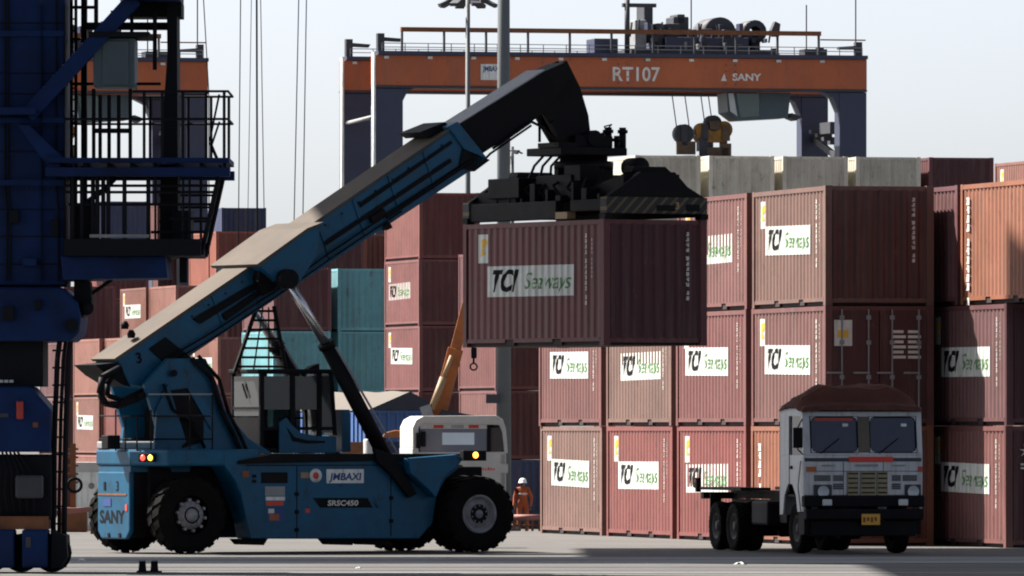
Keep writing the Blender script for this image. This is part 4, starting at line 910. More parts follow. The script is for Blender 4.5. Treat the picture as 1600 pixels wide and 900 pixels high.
# widened bracket where the lift cylinders are pinned: dusty top, dark side
on_boom('lift_bracket', [(398,416),(470,362),(492,352),(486,400),(455,448),(425,440)], 1.02, -1.02, SB, vref=0.78)
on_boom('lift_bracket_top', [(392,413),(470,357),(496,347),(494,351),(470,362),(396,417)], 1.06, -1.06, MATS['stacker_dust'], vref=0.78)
on_boom('bracket_plate', [(400,420),(424,416),(424,452),(405,462),(396,440)], 0.80, BH+0.002, BK, vref=0.6)
link('lettering', text_mesh('3', 0.30, MATS['ink_black'], bold=0.008), bm_, (upt(213,568,BH)[0], -BH-0.012, upt(213,568,BH)[2]), (R(90),R(-12),0))
on_boom('tail_end_plate', [(150,570),(186,566),(206,604),(194,602),(168,586)], BH-0.04, -BH+0.04, BK)
for px, py in ((195,508),(205,522)): u1 = upt(px,py,0.1); MB().lathe([(0,0),(0.07,0),(0.09,0.08),(0.05,0.16),(0,0.17)], (u1[0],u1[1],u1[2]-0.08), n=12, axis='z').build('beacon', BK, bm_)
ib = PP('inner_boom', [(700,205),(852,111),(884,97),(896,116),(848,179),(745,246),(716,250)], 0.42, -0.30, BK, 0.02)
PP('boom_head', [(870,102),(888,94),(909,136),(922,180),(927,226),(880,226),(868,206),(852,178)], 0.24, 0.12, BK, 0.01, vref=0.30); PP('boom_head', [(870,102),(888,94),(909,136),(922,180),(927,226),(880,226),(868,206),(852,178)], -0.12, -0.24, BK, 0.01, vref=0.30)
PP('head_web', [(884,100),(900,124),(914,170),(920,222),(905,222),(890,170)], 0.12, -0.12, BK, vref=0.30)
PP('inner_boom_top', [(712,196.4),(852,108.3),(852,110.6),(712,199)], 0.40, -0.40, MATS['grey_steel'], vref=0.42, par=ib)
hose([(843,180,0.3),(843,200,0.3),(843,222,0.3)], 0.03); hose([(770,232,0.45),(830,190,0.5),(850,200,0.5),(870,224,0.5)], 0.03)
hose([(720,262,0.5),(745,262,0.5),(766,240,0.5),(830,196,0.45)], 0.025)
MB().bar(upt(862,190,0.25), upt(880,222,0.25), 0.10, 0.12).build('head_link', BK, RS)
# lift cylinders
for s in (1, -1):
    v = 1.12*s
    p0 = upt(448,436,1.12); p1 = upt(512,542,1.12); p2 = upt(606,722,1.12)
    p0, p1, p2 = [(p[0], -v, p[2]) for p in (p0,p1,p2)]
    b = MB().cyl(p2, p1, 0.155, n=16).cyl(p1, tuple(p1[i]+(p0[i]-p1[i])*0.06 for i in range(3)), 0.18, n=16).build('lift_cylinder', BK, RS)
    MB().cyl(p1, p0, 0.095, n=14).build('piston_rod', MATS['chrome'], b); MB().cyl((p0[0],p0[1]-0.16,p0[2]), (p0[0],p0[1]+0.16,p0[2]), 0.2, n=14).build('rod_eye', BK, b)
    MB().tube([(p2[0]+0.12,p2[1]-0.16,p2[2]+0.2), (p1[0]+0.1,p1[1]-0.16,p1[2])], 0.025, 5).build('hydraulic_line', MATS['grey_steel'], b)
# cab
CV = 0.62
cz = lambda py: EYE-(py-HOR)*188.2/F
cu0, cu1 = 2.02, 3.72
cab = MB().box(cu0, cu1, -CV, CV, cz(708), cz(700)).build('cab_floor', BK, RS)
MB().box(cu0-0.06, cu1+0.1, -CV-0.05, CV+0.05, cz(584), cz(577)).build('cab_roof', BK, RS, 0.02)
for u, s, w in ((cu0,-1,0.09),(cu0,1,0.09),(2.72,-1,0.10),(2.72,1,0.10),(3.34,-1,0.10),(3.34,1,0.10)):
    MB().box(u, u+w, s*CV-0.03, s*CV+0.03, cz(703), cz(583)).build('cab_pillar', BK, cab)
for s in (-1, 1): MB().bar((3.66, s*CV, cz(583)), (cu1+0.03, s*CV, cz(680)), 0.07, 0.07).build('cab_pillar', BK, cab)
MB().box(cu0, cu1, -CV-0.02, -CV+0.03, cz(672), cz(667)).box(cu0, cu1, CV-0.03, CV+0.02, cz(640), cz(636)).box(cu0,cu0+0.05,-CV,CV,cz(640),cz(636)).build('window_bar', BK, cab)
G_ = MATS['cab_glass']
MB().box(cu0+0.02, cu0+0.03, -CV+0.05, CV-0.05, cz(650), cz(588)).build('rear_window', G_, cab)
MB().box(2.13, 2.71, -CV-0.005, -CV+0.005, cz(640), cz(588)).build('door_window', G_, cab); MB().box(2.84, 3.33, -CV-0.005, -CV+0.005, cz(640), cz(588)).build('door_window', G_, cab)
MB().box(3.45, 3.70, -CV-0.005, -CV+0.005, cz(676), cz(588)).build('side_window', G_, cab); MB().box(2.13, 3.6, CV-0.005, CV+0.005, cz(676), cz(588)).build('side_window', G_, cab)
MB().add([(3.68,-CV+0.03,cz(584)),(3.68,CV-0.03,cz(584)),(cu1+0.02,CV-0.03,cz(680)),(cu1+0.02,-CV+0.03,cz(680))], [(0,1,2,3)]).build('windshield', G_, cab)
MB().prism([(2.45,cz(708)),(2.45,cz(660)),(2.62,cz(652)),(2.75,cz(664)),(2.95,cz(676)),(3.3,cz(681)),(cu1+0.05,cz(682)),(cu1+0.05,cz(708))], -CV-0.045, -CV-0.005).build('cab_door_panel', SB, cab, 0.015)
MB().prism([(2.62,cz(668)),(2.8,cz(683)),(3.1,cz(688)),(3.5,cz(689)),(3.5,cz(692)),(3.05,cz(693)),(2.76,cz(689))], -CV-0.06, -CV-0.046).build('door_trim', BK, cab)
MB().box(2.3, 2.75, -0.3, 0.3, cz(700), cz(672)).box(2.22, 2.4, -0.28, 0.28, cz(672), cz(612)).build('seat', BK, cab, 0.04)
MB().cyl((3.3,0,cz(700)), (3.1,0,cz(655)), 0.04, n=8).lathe([(0.2,0),(0.22,0.02),(0.24,0),(0.22,-0.02),(0.2,0)], (3.1,0,cz(653)), n=16, axis='z').build('steering_wheel', BK, cab)
MB().bar((cu0-0.02,0.1,cz(600)), (cu0-0.02,-0.1,cz(622)), 0.03, 0.03).build('wiper', BK, cab)
MB().prism([(3.2,cz(577)),(3.46,cz(577)),(3.46,cz(568)),(3.3,cz(572))], -0.5, -0.3).build('work_lamp', BK, cab)
MB().box(cu0-0.005, cu0+0.03, -CV, CV, cz(703), cz(652)).build('rear_panel', BK, cab)
MB().box(cu0-0.5, cu1+0.35, -CV-0.1, CV+0.1, cz(716), cz(709)).build('cab_slide', BK, RS)
PP('cab_lower_panel', [(520,640),(532,640),(534,706),(520,706)], 0.4, -0.5, SB, vref=0)
# ladder frame between boom and cab roof
v = -0.25
for pts in ([(402,478),(366,582)], [(428,478),(446,576)]): MB().tube([upt(a,b,v) for a, b in pts], 0.045, 6).build('ladder_stile', BK, RS)
for i in range(7):
    f = i/6.5; y = 486+f*94; MB().tube([upt(402-36*f-1,y,v), upt(428+17*f,y,v)], 0.026, 6).build('ladder_rung', BK, RS)
for a, b in ((411,396),(420,420)): MB().tube([upt(a,480,v), upt(b,580,v)], 0.018, 5).build('ladder_rod', BK, RS)

# ------------------------------------------------------------------ lifted container and spreader
u_c = uz(912, 541, 0.0)[0]
cx, cy = X0+u_c*ha_c, D0+u_c*ha_s
fwd = Vector((-ha_s, ha_c))
zb = EYE-(539.5-HOR)*188.6/F
hp = Vector((cx, cy))-fwd*3.029
container('maroon lettered container lifted in the air by the reach stacker spreader', (hp.x, hp.y, zb), math.pi/2+HA, (0.100,0.026,0.029), sign=True, full=True, side_pale=0.03)
zt = zb+2.591
SP = empty('container_spreader', (cx, cy, zt+0.012), math.pi/2+HA)
tag(SP, 'black spreader frame with striped end beams clamped on the lifted container', 'spreader')
# local x: along the container (away), y: to the left of the picture, z up
SPz = lambda py: EYE-(py-HOR)*189.5/F-zt-0.012
MB().box(-2.9, 2.9, 0.18, 0.62, 0.16, 0.50).build('main_beam', BK, SP, 0.02); MB().box(-2.9, 2.9, -0.62, -0.18, 0.16, 0.50).build('main_beam', BK, SP, 0.02)
stripe = bpy.data.materials.new('hazard_stripe'); stripe.use_nodes = True
n = stripe.node_tree.nodes; l = stripe.node_tree.links; tc = n.new('ShaderNodeTexCoord'); sx = n.new('ShaderNodeSeparateXYZ'); l.new(tc.outputs['Object'], sx.inputs[0])
ma = n.new('ShaderNodeMath'); ma.operation = 'ADD'; l.new(sx.outputs['Y'], ma.inputs[0]); l.new(sx.outputs['Z'], ma.inputs[1])
mb = n.new('ShaderNodeMath'); mb.operation = 'MULTIPLY'; l.new(ma.outputs[0], mb.inputs[0]); mb.inputs[1].default_value = 4.2
mc = n.new('ShaderNodeMath'); mc.operation = 'FRACT'; l.new(mb.outputs[0], mc.inputs[0])
md = n.new('ShaderNodeMath'); md.operation = 'GREATER_THAN'; l.new(mc.outputs[0], md.inputs[0]); md.inputs[1].default_value = 0.68
mm = n.new('ShaderNodeMix'); mm.data_type = 'RGBA'; l.new(md.outputs[0], mm.inputs['Factor']); mm.inputs['A'].default_value = (0.010,0.010,0.012,1); mm.inputs['B'].default_value = (0.09,0.065,0.025,1)
l.new(mm.outputs['Result'], n['Principled BSDF'].inputs['Base Color']); n['Principled BSDF'].inputs['Roughness'].default_value = 0.7
for s in (-1, 1):
    x = s*2.96
    eb = MB().prism([(0,0)]*0 or [(x-0.14,0.10),(x+0.14,0.10),(x+0.14,0.44),(x-0.14,0.44)], -1.19, 1.19).build('end_beam', stripe, SP, 0.015)
    MB().box(x+s*0.141, x+s*0.150, -0.42, 0.02, 0.16, 0.28).build('opening', BK, eb); MB().box(x+s*0.141, x+s*0.150, -1.0, -0.68, 0.16, 0.30).build('opening', BK, eb)
    for y in (-1.13, 1.13): MB().box(x-0.12, x+0.12, y-0.09, y+0.09, -0.01, 0.10).build('twistlock', BK, SP)
    sh = MB().xprism([(-1.15,0.44),(1.15,0.44),(0.70,0.72),(0.35,0.96),(-0.45,0.96),(-0.75,0.66)], x-0.08, x+0.08).build('shoulder_plate', BK, SP)
    MB().xprism([(-0.6,0.96),(0.35,0.96),(0.30,1.08),(-0.45,1.08)], x-s*0.5-0.2, x-s*0.5+0.2).build('shoulder_box', BK, SP, 0.02)
    MB().prism([(x-s*0.1,0.44),(x-s*0.1,0.92),(x-s*1.5,0.66),(x-s*1.5,0.44)], -0.66, 0.66).build('slide_housing', BK, SP)
MB().box(-0.9, 2.9, 0.98, 1.16, 0.02, 0.40).build('side_beam', BK, SP, 0.02); MB().box(-2.85, -1.5, 0.98, 1.16, 0.16, 0.40).build('side_beam', BK, SP, 0.02); MB().box(-2.9, 2.9, -1.16, -0.98, 0.04, 0.38).build('side_beam', BK, SP, 0.02)
for q in range(9): MB().box(-2.4+q*0.55, -2.3+q*0.55+0.12*(q%2), 0.25, 0.97, 0.40, 0.52+0.13*((q*7)%3)).build('hydraulic_box', BK, SP, 0.01)
for q in range(6): MB().tube([(-1.8+q*0.62,0.8,0.45),(-1.6+q*0.6,0.95,0.62+0.05*(q%3)),(-1.3+q*0.5,0.7,0.85),(-0.7+q*0.3,0.3,1.0)], 0.03, 5).build('hose', BK, SP)
MB().box(0.9, 2.25, 0.60, 1.05, 0.50, 0.92).build('hydraulic_box', MATS['black_steel'], SP, 0.02); MB().box(1.2, 2.9, 0.45, 0.95, 0.20, 0.64).build('hydraulic_box', BK, SP, 0.02)
MB().box(-0.9, 0.6, -0.8, 0.8, 0.42, 0.95).build('centre_frame', BK, SP, 0.02); MB().box(-1.6, -0.7, -0.5, 0.5, 0.42, 0.80).build('valve_block', BK, SP, 0.02)
MB().box(-1.2, -0.5, 0.3, 0.75, 0.80, 1.15).build('valve_block', BK, SP, 0.02); MB().lathe([(0,-0.25),(0.2,-0.25),(0.2,0.25),(0,0.25)], (-2.0, -0.1, 1.08), n=16, axis='x').build('motor', BK, SP)
MB().lathe([(0,0),(0.62,0),(0.62,0.14),(0.5,0.16),(0.5,0.26),(0,0.26)], (0,0,1.10), n=28, axis='z').build('slewing_ring', BK, SP)
for a in range(6):
    t = a*math.pi/3+0.2; MB().box(0.5*math.cos(t)-0.09, 0.5*math.cos(t)+0.09, 0.5*math.sin(t)-0.09, 0.5*math.sin(t)+0.09, 0.94, 1.11).build('mount_foot', BK, SP)
MB().box(-0.75, 0.75, -0.62, 0.95, 1.36, 1.52).build('rotator_frame', BK, SP, 0.02)
MB().box(-0.45, 0.45, -0.45, 0.45, 1.52, 1.78).build('rotator_head', BK, SP, 0.03); MB().cyl((-0.5,0,1.72), (0.5,0,1.72), 0.17, n=14).build('head_pin', BK, SP)
MB().box(-0.7, 0.2, 0.55, 0.98, 1.52, 1.62).build('cable_tray', BK, SP)
for x, y, h in ((-0.3,-0.42,1.96),(0.3,-0.70,1.92),(-0.55,-0.62,1.95),(0.1,-0.86,1.80)): MB().cyl((x,y,1.4), (x,y,h), 0.075, n=8).cyl((x,y,h-0.12), (x,y,h-0.05), 0.11, n=8).build('slewing_motor', BK, SP)
MB().tube([(-0.3,-0.42,1.95),(-0.3,-0.5,2.02),(0.3,-0.66,2.0),(0.3,-0.70,1.9)], 0.015, 5).build('hose', BK, SP)
for q in range(4): MB().tube([(0.2,0.8-q*0.2,1.4),(0.5,0.9-q*0.2,1.15),(0.9,0.8-q*0.25,0.9)], 0.03, 5).build('hose', BK, SP)
link('lettering', text_mesh('3', 0.2, MATS['tan_steel'], bold=0.008), SP, (-3.112, -0.42, 0.2), ROTE)
MB().box(-1.45, -0.95, 1.0, 1.2, 0.02, 0.16).build('guide_arm', MATS['tan_steel'], SP)

# ------------------------------------------------------------------ trucks
mat('rim_dark', (0.045,0.042,0.04), 0.7, var=0.3, scale=6)
TT = tyre_mesh(0.51, 0.27, 30)
def rim_truck():
    m = MB(); m.lathe([(0,-0.10),(0.10,-0.10),(0.12,-0.03),(0.20,-0.02),(0.24,-0.10),(0.27,-0.11)], n=20); return m.mesh('rim', MATS['rim_dark'])
RT_ = rim_truck()
def truck(root, wheels, wmat, rear_len):
    def wh(x, y, flip):
        w = link('wheel', TT, root, (x, y, 0.506), (0, random.random(), math.pi if flip else 0)); link('rim', RT_, w)
    for x, ys in wheels:
        for y in ys: wh(x, y, y > 0)
    for s in (-1, 1): MB().box(-rear_len, -0.5, s*0.42-0.04, s*0.42+0.04, 0.78, 1.06).build('chassis_rail', BK, root)
    for x in [-1.9-i*0.9 for i in range(int((rear_len-1.9)/0.9)+1)]: MB().box(x-0.05, x+0.05, -0.38, 0.38, 0.82, 1.0).build('cross_member', BK, root)
    for x, _ in wheels: MB().cyl((x,-1.0,0.506), (x,1.0,0.506), 0.09, n=8).lathe([(0,-0.25),(0.22,-0.2),(0.22,0.2),(0,0.25)], (x,0,0.506), n=12).build('axle', BK, root)

TKA = R(-90+14.5); TKD = 186.0
TK = empty('truck', (SX(1349,TKD), TKD, 0), TKA)
tag(TK, 'white flat-nosed truck with split windshield and empty chassis parked before the stacks', 'truck')
tz = lambda py: EYE-(py-HOR)*TKD/F
truck(TK, [(-1.0,(-1.0,1.0)), (-5.35,(-0.80,-1.09,0.80,1.09)), (-6.70,(-0.80,-1.09,0.80,1.09))], BK, 8.1)
WH = MATS['truck_white']; HWc = 1.25
prof_c = [(0.0,tz(770)),(0.0,tz(712)),(-0.10,tz(648)),(-0.22,tz(641)),(-1.75,tz(640)),(-1.75,tz(800)),(-1.50,tz(800)),(-1.42,tz(770)),(-1.15,tz(752)),(-0.85,tz(752)),(-0.55,tz(775)),(-0.5,tz(800)),(-0.05,tz(800))]
# cab built as shell pieces round real openings
z_w0, z_w1 = tz(707), tz(651)
cabw = MB().prism([(0.0,tz(774)),(0.0,tz(711)),(-0.10,tz(711)),(-0.10,tz(774))], -HWc, HWc).build('front_panel', WH, TK, 0.02)
xs_ = lambda z: -0.10*(z-tz(711))/(tz(648)-tz(711))
def front_quad(name, y0, y1, z0, z1, m, par, d=0.05, off=0.0):
    vs = []
    for z in (z0, z1):
        for y in (y0, y1):
            vs += [(xs_(z)+off, y, z), (xs_(z)+off-d, y, z)]
    return MB().add(vs, [(0,2,6,4),(1,5,7,3),(0,4,5,1),(2,3,7,6),(0,1,3,2),(4,6,7,5)]).build(name, m, par, 0.008)
front_quad('windshield_pillar', -HWc, -1.09, z_w0, z_w1, WH, TK); front_quad('windshield_pillar', 1.12, HWc, z_w0, z_w1, WH, TK); front_quad('centre_pillar', -0.11, 0.15, z_w0, z_w1, MATS['blind_pillar'], TK, off=0.01)
front_quad('windshield_sill', -HWc, HWc, tz(711), z_w0, WH, TK); front_quad('windshield_header', -HWc, HWc, z_w1, tz(643), WH, TK)
for y0, y1 in ((-1.09,-0.11),(0.15,1.12)):
    g = front_quad('windshield', y0, y1, z_w0, z_w1, MATS['dark_glass'], TK, 0.01, -0.02)
    front_quad('gasket', y0-0.02, y1+0.02, z_w0-0.012, z_w0+0.012, BK, g, 0.02, 0.01); front_quad('gasket', y0-0.02, y1+0.02, z_w1-0.02, z_w1+0.01, BK, g, 0.02, 0.01)
    front_quad('gasket', y0-0.02, y0+0.012, z_w0, z_w1, BK, g, 0.02, 0.01); front_quad('gasket', y1-0.012, y1+0.02, z_w0, z_w1, BK, g, 0.02, 0.01)
    for yy, sg in ((y0,1),(y1,-1)):
        for zz_, sv_ in ((z_w0,1),(z_w1,-1)): MB().add([(xs_(zz_)+0.014,yy,zz_),(xs_(zz_)+0.014,yy+sg*0.10,zz_),(xs_(zz_)+0.014,yy+sg*0.03,zz_+sv_*0.03),(xs_(zz_+sv_*0.1)+0.014,yy,zz_+sv_*0.10)], [(0,1,2,3)]).build('corner_trim', WH, g)
    front_quad('sticker', (y0+y1)/2+0.18, (y0+y1)/2+0.30, z_w1-0.20, z_w1-0.14, MATS['sign_white'], g, 0.004, -0.004)
    MB().tube([(0.02,(y0+y1)/2-0.3,z_w0-0.02), (xs_(z_w0+0.3)+0.02,(y0+y1)/2+0.1,z_w0+0.28)], 0.012, 5).build('wiper', BK, g)
front_quad('sun_strip', -1.0, -0.2, z_w1-0.09, z_w1-0.01, MATS['brake_red'], TK, 0.004, -0.012)
for s in (-1, 1):
    y = s*HWc
    MB().prism([(-0.02,tz(774)),(-0.02,tz(711)),(-1.75,tz(711)),(-1.75,tz(805)),(-1.52,tz(805)),(-1.42,tz(775)),(-1.15,tz(757)),(-0.85,tz(757)),(-0.58,tz(775)),(-0.48,tz(800)),(-0.05,tz(800))], y-s*0.05, y).build('cab_side', WH, TK, 0.01)
    MB().prism([(-0.02,tz(711)),(-0.11,tz(646)),(-0.22,tz(646)),(-0.22,tz(655)),(-0.16,tz(711))], y-s*0.05, y).build('side_pillar', WH, TK)
    MB().box(-1.75, -1.05, y-s*0.05, y, tz(711), tz(640)).build('cab_side', WH, TK); MB().box(-1.05, -0.2, y-s*0.05, y, tz(650), tz(640)).build('side_header', WH, TK)
    MB().box(-1.05, -0.16, y-s*0.035, y-s*0.025, tz(711), tz(650)).build('side_window', MATS['dark_glass'], TK)
    MB().box(-1.06, -1.04, y, y+s*0.008, tz(770), tz(650)).build('door_seam', BK, TK); MB().box(-0.98, -0.82, y, y+s*0.03, tz(733), tz(728)).build('door_handle', BK, TK)
    if s < 0: MB().tube([(-0.12,y,tz(655)), (0.10,y+s*0.16,tz(668)), (0.10,y+s*0.16,tz(702)), (-0.05,y,tz(710))], 0.014, 5).build('mirror_arm', BK, TK)
    if s < 0: MB().box(0.06, 0.11, y+s*0.05, y+s*0.25, tz(700), tz(668)).build('mirror', BK, TK, 0.02)
    MB().box(-0.45, -0.05, y-s*0.3, y-s*0.02, tz(835), tz(801)).build('step', BK, TK)
MB().box(-1.75, -1.70, -HWc, HWc, tz(805), tz(640)).build('cab_back', WH, TK); MB().box(-1.75, -0.12, -HWc, HWc, tz(641), tz(638)).build('cab_roof', WH, TK, 0.01); MB().box(-1.7, -0.12, -1.2, 1.2, 1.15, 1.2).build('cab_floor', BK, TK)
MB().box(-1.2, -0.7, -0.9, -0.4, 1.2, 1.7).box(-1.3, -1.15, -0.9, -0.4, 1.7, 2.2).box(-1.2,-0.7,0.4,0.9,1.2,1.7).build('seat', BK, TK, 0.03)
MB().box(-1.69, -1.40, -1.19, 1.19, 1.2, tz(645)).build('dark_backing', BK, TK)  # black wall added inside to darken the windows
for y in (-0.42, 0.42): fp2 = MB().box(0.001, 0.004, y-0.006, y+0.006, tz(774), tz(722)).build('panel_seam', BK, TK)
MB().box(0.001, 0.006, -1.2, 1.2, tz(736.6), tz(735.8)).build('panel_seam', BK, TK)
for y in (-0.75, 0.75): MB().tube([(0.02,y-0.12,tz(727)), (0.06,y-0.12,tz(727)), (0.06,y+0.12,tz(727)), (0.02,y+0.12,tz(727))], 0.012, 5).build('grab_handle', MATS['grey_steel'], TK)
for y in (-0.8, 0.8): MB().box(0.10, 0.16, y-0.10, y+0.10, tz(790), tz(780)).build('fog_lamp', MATS['lamp_glass'], TK, 0.02)
MB().tube([(-0.15,-1.27,tz(800)), (-0.15,-1.33,tz(760)), (-0.15,-1.27,tz(720))], 0.014, 5).build('grab_rail', MATS['grey_steel'], TK)
# front trim
fp = lambda name, px0, px1, py0, py1, m, t=0.02, z=0.0, bevel=0.0: MB().box(0.001+z, 0.001+z+t, (px0-1349)/75.2, (px1-1349)/75.2, tz(py1), tz(py0)).build(name, m, TK, bevel)
fp('body_stripe', 1256, 1441, 715.5, 721, MATS['rtg_dark'], 0.006); fp('badge_band', 1326, 1396, 713.5, 722, MATS['ink_red'], 0.012); fp('badge', 1336, 1372, 725.5, 729, MATS['grey_steel'], 0.012)
for a, b in ((1323,1341),(1344,1368),(1370,1387)):
    gr = fp('grille', a, b, 737, 776, MATS['bronze'], 0.03, 0, 0.008)
    for k in range(5): MB().box(0.032, 0.042, (a-1349)/75.2+0.02, (b-1349)/75.2-0.02, tz(741+k*7.4), tz(739+k*7.4)).build('grille_slat', BK, gr)
for a, b in ((1271,1297),(1301,1317),(1394,1408),(1411,1434)):
    for yy in (742, 755) if a in (1301, 1394) else (742,):
        v_ = fp('vent', a, b, yy, yy+10, MATS['grey_steel'], 0.006)
        for k in range(3): MB().box(0.008, 0.013, (a-1349)/75.2, (b-1349)/75.2, tz(yy+2.6+k*3), tz(yy+1.2+k*3)).build('vent_slat', BK, v_)
for a, b in ((1270,1299),(1414,1440)):
    h = fp('headlight', a, b, 757, 779, MATS['rtg_dark'], 0.03, 0, 0.02)
    MB().lathe([(0,0.0),(0.09,0.012),(0.12,0.03)], (0.034, ((a+b)/2-1349)/75.2, tz(768)), n=18, axis='x').build('lens', MATS['lamp_glass'], h)
fp('indicator', 1259, 1274, 729, 737, MATS['crane_orange'], 0.02); fp('indicator', 1436, 1443, 729, 737, MATS['brake_red'], 0.02)
MB().box(-0.12, 0.10, -1.27, 1.27, tz(792), tz(774)).build('bumper', BK, TK, 0.03); MB().box(-0.05, 0.14, -1.24, 1.24, tz(812), tz(795)).build('bumper', BK, TK, 0.03); MB().box(-0.3, 0.04, -1.1, 1.1, tz(838), tz(813)).build('lower_valance', BK, TK, 0.03)
pl = MB().box(0.142, 0.152, (1343-1349)/75.2, (1372-1349)/75.2, tz(820), tz(803)).build('number_plate', MATS['plate_yellow'], TK)
for q in range(4): MB().box(0.153, 0.155, -0.05+q*0.08, -0.0+q*0.08, tz(816-2*(q%2)), tz(808)).build('plate_mark', MATS['rust_brown'], pl)
# rear bodywork: trailing beam, fuel tank, fifth wheel plate
MB().box(-8.2, -8.0, -1.1, 1.1, 1.06, 1.20).build('tail_beam', BK, TK); MB().box(-8.1, -2.2, -0.48, 0.48, 1.07, 1.24).build('sub_frame', BK, TK)
MB().box(-4.2, -3.0, -1.15, -0.6, 0.55, 1.05).build('fuel_tank', BK, TK, 0.05); MB().box(-4.2, -3.0, 0.6, 1.15, 0.55, 1.05).build('air_tank', BK, TK, 0.05); MB().box(-2.6, -2.1, -1.0, -0.6, 0.6, 1.2).build('battery_box', BK, TK, 0.02)
MB().box(-8.15, -5.0, -1.15, -0.5, 1.25, 1.31).build('mudguard', BK, TK); MB().box(-8.15, -5.0, 0.5, 1.15, 1.25, 1.31).build('mudguard', BK, TK)
for y in (-1.0, 1.0): MB().box(-7.45, -7.40, y-0.12, y+0.12, 0.5, 1.2).build('mud_flap', BK, TK)
MB().box(-8.3, -8.2, -1.2, -1.1, 1.2, 1.5).build('marker_post', BK, TK)
# tarpaulin heap on the cab roof
def heap(name, pts_fn, nx, ny, m, parent=None):
    mb_ = MB(); vs = []
    for j in range(ny+1):
        for i in range(nx+1): vs.append(pts_fn(i/nx, j/ny))
    mb_.add(vs, [(j*(nx+1)+i, j*(nx+1)+i+1, (j+1)*(nx+1)+i+1, (j+1)*(nx+1)+i) for j in range(ny) for i in range(nx)], True)
    return mb_.build(name, m, parent)
TPZ = tz(638)
TPE = empty('tarpaulin', (TK.location.x, TK.location.y, TPZ), TKA); tag(TPE, 'brown tarpaulin heaped over the roof of the white truck', 'tarpaulin')
rnd = random.Random(4)
def tf(a, b):
    y = -1.30+2.56*a; x = 0.06-1.80*b
    e = min(1.0, 3.8*min(a+0.02, (1-a)+0.02))*min(1.0, 2.4*min(b+0.03, 1-b+0.03))
    st_ = 0.40+0.60*min(1.0, max(0.0, (b-0.16)/0.10))
    h = 0.54*e**0.6*st_*(0.90+0.08*math.sin(7*a+3*b))+0.035*math.sin(19*a+5*b)*math.sin(11*b+2*a)*e
    if a < 0.25: h *= 0.78+0.88*a
    drop = -0.08 if (a in (0,1) or b in (0,1)) else 0
    return (x, y, max(h, 0.0)+drop+rnd.uniform(-0.012,0.012))
heap('cloth', tf, 40, 30, MATS['tarp_brown'], TPE)
for b_ in (0.3, 0.7): MB().tube([tuple(Vector(tf(a/16, b_))+Vector((0,0,0.015))) for a in range(17)], 0.012, 5).build('lashing_rope', MATS['rust_brown'], TPE)

glass('lorry_glass', (0.15,0.18,0.23), 0.10, 0.22)
mat('highlight_blue', (0.55,0.66,0.74), 0.6, var=0.1)  # pale blue for the painted windshield highlight
# white sunlit lorry behind the reach stacker
WD = 230.0; wz = lambda py: EYE-(py-HOR)*WD/F
WT = empty('truck', (SX(717,WD), WD, ground_z(WD)), R(-90+11)); wy = lambda px: (px-712)/(F/WD)
tag(WT, 'sunlit white lorry with rounded cab behind the reach stacker front wheel', 'truck')
truck(WT, [(-1.1,(-1.0,1.0)), (-4.6,(-0.8,-1.08,0.8,1.08)), (-5.9,(-0.8,-1.08,0.8,1.08))], BK, 7.0)
BW = MATS['bright_white']; wz_ = lambda py: wz(py)-ground_z(WD)
MB().xprism([(-1.17,wz_(700)),(-1.17,wz_(668)),(-1.08,wz_(656)),(-0.9,wz_(650)),(0.95,wz_(649)),(1.12,wz_(655)),(1.20,wz_(670)),(1.25,wz_(708)),(1.16,wz_(708)),(1.11,wz_(676)),(1.03,wz_(664)),(-0.9,wz_(661)),(-1.02,wz_(668)),(-1.02,wz_(700))], -1.8, 0.0).build('cab_shell', BW, WT, 0.02)
MB().box(-0.08, 0.0, -1.17, 1.2, wz_(782), wz_(706)).build('front_panel', BW, WT, 0.03)
MB().box(-1.8, 0.0, -1.18, -1.02, wz_(785), wz_(700)).build('cab_side', BW, WT, 0.02); MB().box(-1.8, 0.0, 1.04, 1.2, wz_(785), wz_(708)).build('cab_side', BW, WT, 0.02); MB().box(-1.8, -1.7, -1.1, 1.1, wz_(785), wz_(697)).box(-1.8, -1.7, -1.1, wy(682), wz_(697), wz_(664)).box(-1.8, -1.7, wy(742), 1.1, wz_(697), wz_(664)).box(-1.8, -1.7, wy(682), wy(742), wz_(673), wz_(664)).build('cab_back', BW, WT)
MB().box(-0.07, -0.02, 0.72, 0.82, wz_(708), wz_(655)).build('centre_pillar', BK, WT); MB().box(-1.8,-0.1,-1.1,1.1,wz_(742),wz_(738)).build('cab_floor', BK, WT)
MB().box(-0.06, -0.045, -0.98, 0.72, wz_(708), wz_(662)).build('windshield', MATS['lorry_glass'], WT); MB().box(-0.06, -0.045, 0.82, 1.14, wz_(708), wz_(668)).build('windshield', MATS['cab_glass'], WT)
MB().box(-0.05, -0.03, -0.98, 0.75, wz_(670), wz_(661)).build('sun_visor', BW, WT)
for x0_, x1_, m in ((672,688,'brake_red'),(700,720,'grey_steel'),(728,744,'brake_red')): MB().box(-0.029, -0.025, wy(x0_), wy(x1_), wz_(669), wz_(664)).build('visor_mark', MATS[m], WT)
MB().box(-1.76, -1.75, wy(682), wy(742), wz_(697), wz_(673)).build('rear_window', MATS['cab_glass'], WT); MB().box(-0.044, -0.040, wy(686), wy(737), wz_(695), wz_(676)).build('glass_highlight', MATS['highlight_blue'], WT)  # pale panel imitates the light patch seen in the windshield
MB().box(-0.9, -0.5, -0.8, -0.3, wz_(738), wz_(694)).box(-0.9, -0.5, 0.35, 0.85, wz_(738), wz_(694)).build('seat', BK, WT, 0.05)
MB().box(0.02, 0.10, wy(643), wy(650), wz_(700), wz_(676)).box(0.0,0.06,wy(652),wy(659),wz_(698),wz_(674)).build('mirror', BK, WT, 0.01)
